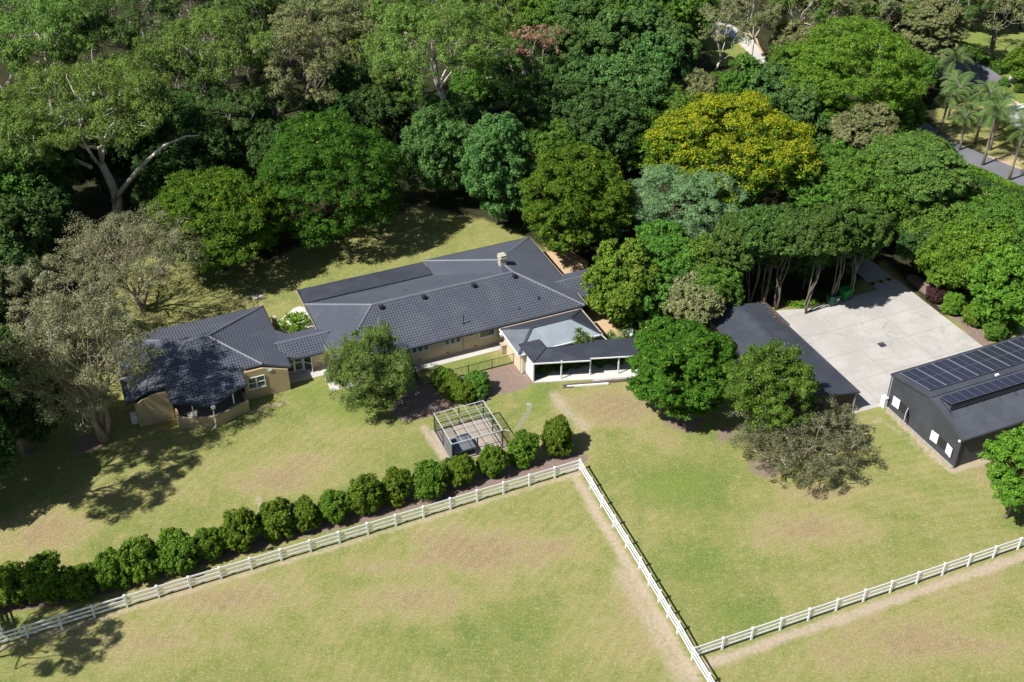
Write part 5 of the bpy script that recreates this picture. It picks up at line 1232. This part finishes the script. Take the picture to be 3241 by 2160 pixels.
FOREST = [  # crown centre x, y (overview px), kind, leaf, scale, label
 (1300,140,'cone','teal',1.0,'blue green tree right of the brown leaved tree'),(1345,215,'bushy','teal',1.0,'blue green tree in the middle of the top wood'),
 (1400,120,'cone','teal',1.05,'tall blue green tree above the spade shaped tree'),(1432,225,'bushy','teal',1.1,'large blue green tree above the yellow green dome tree'),
 (1480,95,'cone','teal',1.05,'tall dark tree left of the far road end'),(1445,315,'bushy','mid',.8,'mid green tree in the gap left of the yellow flowering tree'),
 (1385,290,'bushy','dark',1.0,'dark tree above the yellow green dome tree'),(1255,255,'bushy','dark',1.0,'dark tree right of the small lawn clearing'),
 (1270,335,'bushy','mid',.7,'low mid green tree right of the spade shaped tree'),(1540,60,'cone','mid',1.05,'tall green tree at the top edge left of the curved path'),
 (1540,140,'cone','teal',1.0,'dark green tree left of the path lawn'),(1505,170,'cone','teal',1.0,'blue green cone shaped tree in the top centre'),
 (1520,265,'bushy','mid',.85,'mid green tree above the left flank of the yellow flowering tree'),(1590,215,'bushy','olive',.7,'olive green tree above the yellow flowering tree'),
(1650,218,'bushy','mid',.6,'mid green tree just below the path lawn'),
 (1705,205,'cone','mid',.75,'narrow green tree below the curved path'),(1765,210,'bushy','teal',.8,'blue green tree at the foot of the curved path'),
 (1835,105,'bushy','olive',.8,'olive tree right of the curved path'),(1820,170,'bushy','mid',.8,'mid green tree between the curved path and the big yellow green tree'),
 (1470,20,'cone','mid',.9,'green tree at the top edge left of the far road'),(1580,20,'bushy','mid',.9,'green tree at the top edge right of the far road'),
 (1415,40,'bushy','mid',1.0,'green tree at the top edge above the timber rail'),(1345,40,'bushy','teal',1.0,'blue green tree at the top edge right of the brown leaved tree'),
 (1280,30,'bushy','mid',1.0,'green tree at the top edge above the brown leaved tree'),(1200,20,'bushy','fresh',1.0,'light green tree at the top edge left of the brown leaved tree'),
 (1130,40,'gum','gum',.9,'gum at the top edge right of the central gum'),(1190,130,'gum','gumdk',.85,'dark gum below the brown leaved tree'),
 (1120,170,'bushy','mid',.85,'mid green tree behind the wide limbed gum'),(905,60,'gum','gum',1.05,'gum at the top edge left of the central gum'),
 (880,150,'gum','gum',.9,'gum left of the trunk of the central gum'),(900,200,'gum','gum',.7,'lower gum in front left of the central gum'),
 (840,200,'bushy','dark',1.1,'dark tree behind the largest domed tree, right'),(860,260,'bushy','dark',.9,'dark low tree left of the small clearing'),
 (780,255,'bushy','dark',.9,'dark tree behind the largest domed tree, left'),(620,60,'gum','gumdk',1.05,'dark gum at the top edge right of the forked white gum'),
 (610,240,'gum','gumdk',.8,'dark gum left of the tall airy olive tree'),
 (530,270,'gum','gumdk',.75,'lower dark gum above the olive dome tree'),(440,220,'gum','gumdk',.9,'dark gum under the forked white gum'),
 (400,300,'bushy','dark',1.1,'dark tree below the forked white gum, left'),(470,340,'bushy','dark',.95,'dark tree above the olive dome tree, left'),
 (560,350,'bushy','mid',.7,'low green tree between the olive dome and the gums'),(620,340,'bushy','dark',.85,'dark tree above the gap between the left domes'),
 (385,395,'bushy','dark',.75,'dark tree right of the big gum trunk'),(352,452,'bushy','dark',.5,'dark low tree at the foot of the big gum, right'),
 (100,400,'bushy','dark',.8,'dark tree left of the big gum trunk'),(120,455,'bushy','dark',.55,'dark low tree at the foot of the big gum, left'),
 (70,420,'bushy','dark',1.0,'dark tree at the left under the big gum limb'),(90,490,'bushy','dark',.75,'dark low tree right above the lime green tree'),
 (15,440,'bushy','mid',1.0,'green tree at the left edge above the lime green tree'),(40,320,'gum','gum',1.0,'gum at the left edge behind the big spreading gum'),
 (0,200,'gum','gum',1.05,'gum cut by the left edge, upper'),(20,40,'gum','gumdk',1.05,'dark gum in the top left corner'),
 (180,60,'gum','gum',1.05,'gum at the top edge right of the corner gum'),
 (240,130,'gum','gumdk',1.0,'dark gum behind the top of the big gum'),
 (370,170,'gum','gumdk',.95,'dark gum left of the forked white gum'),
 (560,40,'gum','gum',1.05,'gum at the top edge above the forked white gum'),(440,20,'gum','gumdk',1.0,'dark gum at the top edge above the forked white gum'),
 (290,300,'bushy','dark',1.1,'dark tree directly behind the big gum trunk'),(210,330,'bushy','dark',1.0,'dark tree behind the fork of the big gum'),
 (820,100,'gum','olive',.95,'olive gum between the two tall olive gums and the central gum'),(690,20,'gum','gum',1.0,'gum at the top edge above the tall airy olive tree'),
 (1000,10,'gum','gum',1.1,'gum at the top edge behind the central gum'),
 (1092,190,'bushy','mid',.7,'green tree right of the central gum trunk'),
 (1740,20,'gum','olive',.8,'olive gum at the top edge right of the airy gum'),
 (1850,20,'gum','gum',.85,'gum in the row of white trunks at the top, first'),(1905,10,'gum','olive',.85,'gum in the row of white trunks at the top, second'),
 (1970,5,'gum','gum',.85,'gum in the row of white trunks at the top, third'),(2040,15,'gum','olive',.85,'gum in the row of white trunks at the top, fourth'),
 (2105,10,'gum','gum',.85,'gum in the row of white trunks at the top, fifth'),(2075,60,'bushy','olive',.95,'olive bushy tree left of the drooping one'),
 (2190,10,'gum','gumdk',.8,'gum behind the neighbour lawn'),(2250,-12,'bushy','dark',.9,'dark tree behind the leaning trunks, top right'),
 (2365,-15,'bushy','dark',.9,'dark tree in the top right corner'),(2085,170,'bushy','mid',.7,'green tree left of the palms'),
 (2060,260,'bushy','mid',.7,'green tree between the palms and the red flowered tree'),(1905,290,'bushy','teal',.8,'dark green tree right of the yellow flowering tree'),
 (1910,400,'bushy','mid',.8,'green low tree right of the yellow flowering tree'),(1890,470,'bushy','mid',.7,'green tree below the right flank of the yellow flowering tree'),
 (2270,500,'bushy','mid',.7,'green low tree under the neighbour hedge'),(2200,470,'bushy','mid',.5,'green low tree at the end of the neighbour hedge'),
 (2290,560,'bushy','mid',.8,'green low tree right of the light green ones'),(2175,600,'bushy','fresh',.6,'light green low tree above the dark red shrub'),
 (2130,560,'bushy','dark',.6,'dark low tree under the red flowered tree'),
 (2350,150,'bushy','fresh',.5,'light green round tree at the right edge beside the neighbour lawn'),
 (-30,560,'bushy','dark',1.1,'dark tree beyond the left edge above the paperbark'),(-50,700,'bushy','dark',1.2,'dark tree beyond the left edge, upper'),
 (-95,880,'bushy','dark',1.1,'dark tree beyond the left edge, middle'),(-110,1040,'bushy','dark',.9,'dark tree beyond the left edge, lower'),
(70,940,'bushy','dark',.6,'dark low tree behind the large paperbark'),
 (1715,575,'bushy','dark',.6,'dark low tree behind the stems left of the yard, left'),(1790,572,'bushy','dark',.65,'dark low tree behind the stems left of the yard, middle'),
 (1870,568,'bushy','dark',.65,'dark low tree behind the stems left of the yard, right'),(1950,562,'bushy','dark',.6,'dark low tree behind the skips'),
 (1640,660,'bushy','mid',.6,'mid green low tree at the back of the garden shed'),
 (1540,620,'bushy','mid',.7,'mid green tree right of the reddish leaved tree'),
]
for (x, y, kind, leaf, sc, lab) in FOREST:
    clone({'bushy': 'forest_tree', 'cone': 'conical_tree', 'gum': 'gum_tree', 'shrub': 'shrub'}[kind], kind, leaf, x, y, sc, lab, group='trees of the surrounding wood')
# tall trees beyond the left edge whose shadows fall on the lawn
for i, (x, y, sc) in enumerate([(-130,1215,1.15),(-225,1590,.85)]):
    clone('gum_tree', 'gum', 'gumdk', x, y, sc, ['tall gum beyond the left edge casting its shadow on the lawn', 'gum beyond the lower left edge shading the fence end'][i], group='gums beyond the left edge', zs=1.25, ground_pt=at(x, y))

# --- hedge row of clipped shrubs along the paddock fence (3 shapes, copied)
HP = []
for i in range(4):
    HP.append(build_shell('t', 'hedge', 1.52, 1.6, 1.62, LEAF['hedge'], None, 500 + i, 1.05, br=.07))
HM = []
for c, m in HP:
    tm = m.build('trunk', BARK['dark'], None, smooth=True); HM.append((c, tm.data)); bpy.data.objects.remove(tm)
hedge_px = [(28,1345,1.16),(104,1343,1.18),(180,1338,1.08),(256,1312,1.14),(325,1295,1.14),(405,1270,1.2),(481,1250,.98),(550,1228,1.12),(633,1200,1.14),(702,1180,.96),(770,1162,1.04),(844,1142,1.1),(908,1122,1.0),(985,1106,1.1),(1054,1082,1.05),(1130,1063,.96),(1200,1036,.98),(1283,1010,1.08),(-45,1372,1.0)]
ords = ['leftmost', 'second', 'third', 'fourth', 'fifth', 'sixth', 'seventh', 'eighth', 'ninth', 'tenth', 'eleventh', 'twelfth', 'thirteenth', 'fourteenth', 'fifteenth', 'sixteenth', 'seventeenth', 'last']
for i, (x, y, s) in enumerate(hedge_px):
    c, t = HM[i % 4]; r = random.Random(i * 5); p = at(x, y, 1.5); p.z = 0
    lab = ('%s dense shrub from the left in the hedge row above the fence' % ords[i]) if i < 17 else ('largest roundest green shrub at the right end of the hedge row by the fence corner' if i == 17 else 'green hedge shrub just beyond the left edge of the row')
    o = empty('hedge_shrub', p, r.uniform(0, 6.28), lab, 'shrub', 'dense shrubs in the row above the paddock fence')
    for nm, me in (('trunk', t), ('crown', c)): q = bpy.data.objects.new(nm, me); link(q); q.parent = o
    o.scale = (s * r.uniform(.82, 1.0), s * r.uniform(.82, 1.0), s * r.uniform(.84, 1.10))
def shrub(x, y, k, s, label, leaf='hedge', zs=1.0, group=None, name='garden_shrub'):
    c, t = HM[k]; p = at(x, y, 1.0 * s); p.z = 0; o = empty(name, p, k * 1.7, label, 'shrub', group)
    for nm, me in (('trunk', t), ('crown', c)):
        q = bpy.data.objects.new(nm, me); link(q); q.parent = o
        if nm == 'crown' and leaf != 'hedge': q.material_slots[0].link = 'OBJECT'; q.material_slots[0].material = LEAF[leaf]
    o.scale = (s, s, s * zs); return o
for i, (x, y, s) in enumerate([(1020,874,.82),(1040,893,.85),(1066,904,.84),(1098,888,.9)]):
    shrub(x, y, i, s, ['green shrub on the mulch, upper left of the cluster of four', 'green shrub in the middle left of the mulch cluster', 'green shrub at the front of the mulch cluster', 'rounder green shrub at the right of the mulch cluster'][i], 'hedge' if i < 3 else 'mid', .8, 'shrubs on the mulch bed')
shrub(2150,678,1,.72,'dark red leaved shrub beside the concrete yard','purple',.9)
for i, (x, y, s, l) in enumerate([(2190,705,.85,'fresh'),(2240,728,.85,'fresh'),(2285,762,.85,'mid'),(2310,742,.8,'fresh'),(2265,700,.8,'mid')]):
    shrub(x, y, i % 4, s, ['light green shrub next to the dark red one along the yard', 'light green shrub, second below the dark red one', 'green shrub at the far corner of the large shed', 'light green shrub behind the large shed corner', 'green shrub against the pale boundary fence'][i], l, .9, 'shrubs along the right of the yard')
for i, (x, y, s) in enumerate([(2215,206,.55),(2248,210,.5),(2277,201,.5),(2308,192,.5),(2340,205,.5)]):
    shrub(x, y, i % 4, s, 'small clipped ball shrub at the neighbour drive, number %s from the left' % ['one', 'two', 'three', 'four', 'five'][i], 'mid', .8, 'ball shrubs at the neighbour drive', name='ball_shrub')
for i, (x, y, s) in enumerate([(2262,427,.55),(2292,437,.55),(2322,448,.6),(2350,458,.6),(2240,418,.5)]):
    shrub(x, y, i % 4, s, 'dark round shrub below the long neighbour hedge, %s' % ['second from the left', 'third from the left', 'fourth from the left', 'fifth from the left', 'leftmost'][i], 'dark', .8, 'round shrubs below the neighbour hedge')
# clipped hedges of the neighbour
def hedge_run(pts, w_, h, label, leaf, seed):
    P = [np.array(at(x, y)) for x, y in pts]; rng = np.random.default_rng(seed); o0 = P[0].copy(); C = []
    for a, b in zip(P[:-1], P[1:]):
        L = np.linalg.norm(b - a); n = int(L * 260); t = rng.random(n); side = np.cross((b - a) / L, [0, 0, 1])
        q = rng.random(n); u = np.where(q < .5, rng.uniform(-1, 1, n), np.sign(rng.uniform(-1, 1, n))) * w_ / 2; z = np.where(q < .5, h, rng.uniform(.1, h, n))
        C.append(a + (b - a) * t[:, None] + side * u[:, None] + np.array([0, 0, 1]) * (z + rng.normal(size=n) * .06)[:, None] - o0)
    C = np.concatenate(C); N = unit(rng.normal(size=C.shape) + np.array([0, 0, 1]))
    me = leaf_mesh('hedge', C, N, np.full(len(C), .13), rng.random(len(C)), rng, .6, LEAF[leaf]); o = bpy.data.objects.new('clipped_hedge', me); link(o); o.location = o0
    mb = MB(); 
    for a, b in zip(P[:-1], P[1:]): mb.bar(a - o0 + np.array([0,0,h/2-.05]), b - o0 + np.array([0,0,h/2-.05]), w_ * .85, h * .9)
    c = mb.build('hedge_core', LEAF['dark'], o)
    tag(o, label, 'hedge')
hedge_run([(2195,112),(2230,128),(2275,152),(2308,172)], 1.8, 1.3, 'clipped green hedge along the top of the asphalt drive', 'mid', 1)
hedge_run([(2215,395),(2260,412),(2310,436),(2375,462)], 1.5, 1.0, 'long clipped light green hedge beside the driveway at the right edge', 'fresh', 2)

# --- palms, yuccas, frangipani
def frond_set(n, L, rng, z, droop=1.5, width=.21, upmin=-.05, seg=8, leafper=40):
    C = []; Nn = []; S = []; mb = MB()
    V = []; Q = []; tint = []
    for i in range(n):
        a = 2 * math.pi * i / n + rng.uniform(-.3, .3); el = rng.uniform(upmin, 1.25); l = L * rng.uniform(.8, 1.1); tn = rng.random()
        pts = []; p = np.array([0, 0, z]); d = np.array([math.cos(a) * math.cos(el), math.sin(a) * math.cos(el), math.sin(el)])
        for k in range(seg): pts.append(p.copy()); p = p + d * l / seg; d = unit(d + np.array([0, 0, -droop / seg * (1 + k * .25)]))
        mb.tube(pts, list(np.linspace(.04, .012, seg)), 5, False)
        side = np.array([-math.sin(a), math.cos(a), 0])
        for k in range(leafper):
            t = .12 + .88 * k / leafper; x = t * (seg - 1); j = min(int(x), seg - 2); q = pts[j] + (pts[j + 1] - pts[j]) * (x - j); tang = unit(pts[j + 1] - pts[j])
            ll = width * l * (math.sin(math.pi * min(1, t * .9 + .12)) + .15)
            for s in (-1, 1):
                e = q + side * s * ll * .8 + tang * ll * .55 + np.array([0, 0, -.35 * ll]); wv = tang * .024
                b = len(V); V += [q - wv, q + wv, e + wv * .3, e - wv * .3]; Q.append((b, b + 1, b + 2, b + 3)); tint += [np.clip(tn * .6 + rng.random() * .4, 0, 1)] * 4
    return np.array(V), np.array(Q), np.array(tint), mb
def palm_mesh(h, L, seed, n=13, bend=.3, thick=.16):
    rng = np.random.default_rng(seed); V, Q, t, mb = frond_set(n, L, rng, h)
    V = V + np.array([bend, 0, 0]); me = mesh_np('crown', V, Q, t); me.materials.append(LEAF['palm'])
    tr = MB(); tr.tube([(0,0,-.2),(bend*.2,0,h*.3),(bend*.55,0,h*.65),(bend,0,h-.5)], [thick*1.4,thick*1.05,thick,thick*.85], 10).tube([(bend,0,h-.55),(bend,0,h+.05)], [thick*.8,thick*.5], 10)
    off = len(tr.v); tr.v += [(x + bend, y, z) for x, y, z in mb.v]; tr.f += [tuple(i + off for i in f) for f in mb.f]
    return me, tr
PM = []
for i, (h, L) in enumerate([(6.0,3.5),(7.6,3.7),(4.8,3.3)]):
    me, tr = palm_mesh(h, L, 300 + i, 19); tm = tr.build('trunk', BARK['palm'], None, smooth=True); PM.append((me, tm.data)); bpy.data.objects.remove(tm)
palms = [(2178,275,0,'right behind the leftmost pair'),(2240,330,1,'leaning over the middle of the driveway'),(2275,345,0,'between the driveway and the white roofed house'),(2170,250,1,'left of the group at the asphalt drive'),(2158,312,0,'with a short pale trunk at the bend of the driveway'),(2205,345,2,'short one behind the middle of the driveway'),(2258,380,1,'tall one in the middle of the driveway bed'),(2318,415,1,'with a long bare trunk near the right edge'),(2345,340,0,'in front of the white roofed house'),(2225,290,2,'short one near the neighbour lawn'),(2190,290,0,'dark one behind the left palms'),(2125,225,2,'at the left end of the palm row'),(2290,300,2,'left of the white roofed house'),(770,235,1,'dark one in the wood behind the largest domed tree'),(730,215,0,'half hidden one in the wood behind the largest domed tree')]
for x, y, k, l in palms:
    o = empty('palm_tree', at(x, y), (x * 7 % 628) / 100, 'feather palm ' + l, 'palm', 'feather palms')
    for nm, me in (('trunk', PM[k][1]), ('crown', PM[k][0])): q = bpy.data.objects.new(nm, me); link(q); q.parent = o
def spiky(name, p, heads, label, leaf='palm', blade=.75, n=46, seed=1, cat='plant'):
    rng = np.random.default_rng(seed); V = []; Q = []; T = []; mb = MB(); C0 = p
    for hx, hy, hz in heads:
        mb.tube([(hx*.2,hy*.2,0),(hx*.7,hy*.7,hz*.6),(hx,hy,hz)], [.08,.06,.05], 7)
        for i in range(n):
            a = rng.uniform(0, 6.28); el = rng.uniform(-.3, 1.3); d = np.array([math.cos(a)*math.cos(el), math.sin(a)*math.cos(el), math.sin(el)]); s = np.array([-math.sin(a), math.cos(a), 0]) * .045
            c = np.array([hx, hy, hz]); m_ = c + d * blade * .55; e = c + d * blade + np.array([0, 0, -.18]); b = len(V)
            V += [c - s * .6, c + s * .6, m_ + s, m_ - s, e + s * .1, e - s * .1]; Q += [(b, b+1, b+2, b+3), (b+3, b+2, b+4, b+5)]; T += [rng.random()] * 6
    o = empty(name, p, 0, label, cat); me = mesh_np('leaves', np.array(V), np.array(Q), np.array(T)); me.materials.append(LEAF[leaf]); q = bpy.data.objects.new('leaves', me); link(q); q.parent = o
    mb.build('stem', BARK['grey'], o); return o
spiky('dracaena_plant', W(47.0, 90.3), [(0,0,2.6),(.5,.3,3.1),(-.5,.2,2.9),(.2,-.4,2.2),(-.3,.7,3.5),(.6,-.2,2.0)], 'tall plant with spiky leaf heads rising before the opal roof', seed=3)
for i, (x, y, s) in enumerate([(1310,800,1),(1325,806,1)]): pass
for i, (u, v) in enumerate([(51.2,92.2),(52.3,91.2),(53.4,92.6),(54.0,91.0),(50.8,90.9)]):
    spiky('yucca_plant', W(u, v), [(0,0,.8),(.3,.2,1.1)], 'spiky yucca right of the annex, ' + ['behind its roof corner', 'in the middle of the bed', 'beside the reddish leaved tree', 'nearest the white chairs', 'closest to the annex wall'][i], seed=20 + i, blade=.8)
for i, (u, v) in enumerate([(42.6,90.2),(44.4,90.0),(46.0,89.9),(48.5,89.2),(50.2,88.6)]):
    q = shrub(0, 0, i % 4, .5, 'dark shrub behind the posts of the covered walkway, number %s from the left' % ['one','two','three','four','five'][i], 'dark', .9, 'shrubs behind the covered walkway'); q.location = W(u, v)
# frangipani on the patio
p = at(680, 768); rng = np.random.default_rng(9); heads = []; mb = MB()
for i in range(40):
    a = rng.uniform(0, 6.28); r = 1.75 * math.sqrt(rng.random()); heads.append((r * math.cos(a), r * math.sin(a), 1.7 + .5 * rng.random() - r * .25))
for h_ in heads: mb.tube([(0,0,0),(h_[0]*.35,h_[1]*.35,h_[2]*.5),h_], [.07,.05,.035], 6)
V = []; Q = []; T = []
for h_ in heads:
    for i in range(15):
        a = rng.uniform(0, 6.28); el = rng.uniform(-.2, .9); d = np.array([math.cos(a)*math.cos(el), math.sin(a)*math.cos(el), math.sin(el)]); s = np.array([-math.sin(a), math.cos(a), 0]) * .10; c = np.array(h_); b = len(V)
        V += [c, c + d * .22 + s, c + d * .6, c + d * .28 - s]; Q.append((b, b+1, b+2, b+3)); T += [rng.random()] * 4
fo = empty('frangipani_tree', p, 0, 'small frangipani with bright leaves and white blooms on the white patio', 'tree'); me = mesh_np('leaves', np.array(V), np.array(Q), np.array(T)); me.materials.append(LEAF['fresh']); q = bpy.data.objects.new('leaves', me); link(q); q.parent = fo
mb.build('trunk', BARK['grey'], fo); m = MB()
for h_ in heads[::5]:
    for i in range(3): x, y = h_[0] + rng.uniform(-.15, .15), h_[1] + rng.uniform(-.15, .15); m.tube([(x,y,h_[2]+.12),(x,y,h_[2]+.2)], [.02,.06], 6)
m.build('blossom', M['white'], fo)
# garden bed plants at the yard edge
for i, (x, y) in enumerate([(1822,702),(1838,706),(1852,700),(1866,697),(1808,700)]):
    spiky('strap_leaf_plant', at(x, y), [(0,0,.15),(.4,.1,.15),(-.3,.2,.12)], 'strap leaved plant at the yard edge by the garden shed, number %s from the left' % ['two','three','four','five','one'][i], 'fresh', .55, 30, 60 + i)
for i, (x, y) in enumerate([(1845,665),(1760,690)]):
    spiky('tree_fern', at(x, y), [(0,0,1.9)], ['tree fern in the shade behind the garden shed, right one', 'tree fern in the shade behind the garden shed, left one'][i], 'fresh', 1.3, 60, 80 + i)
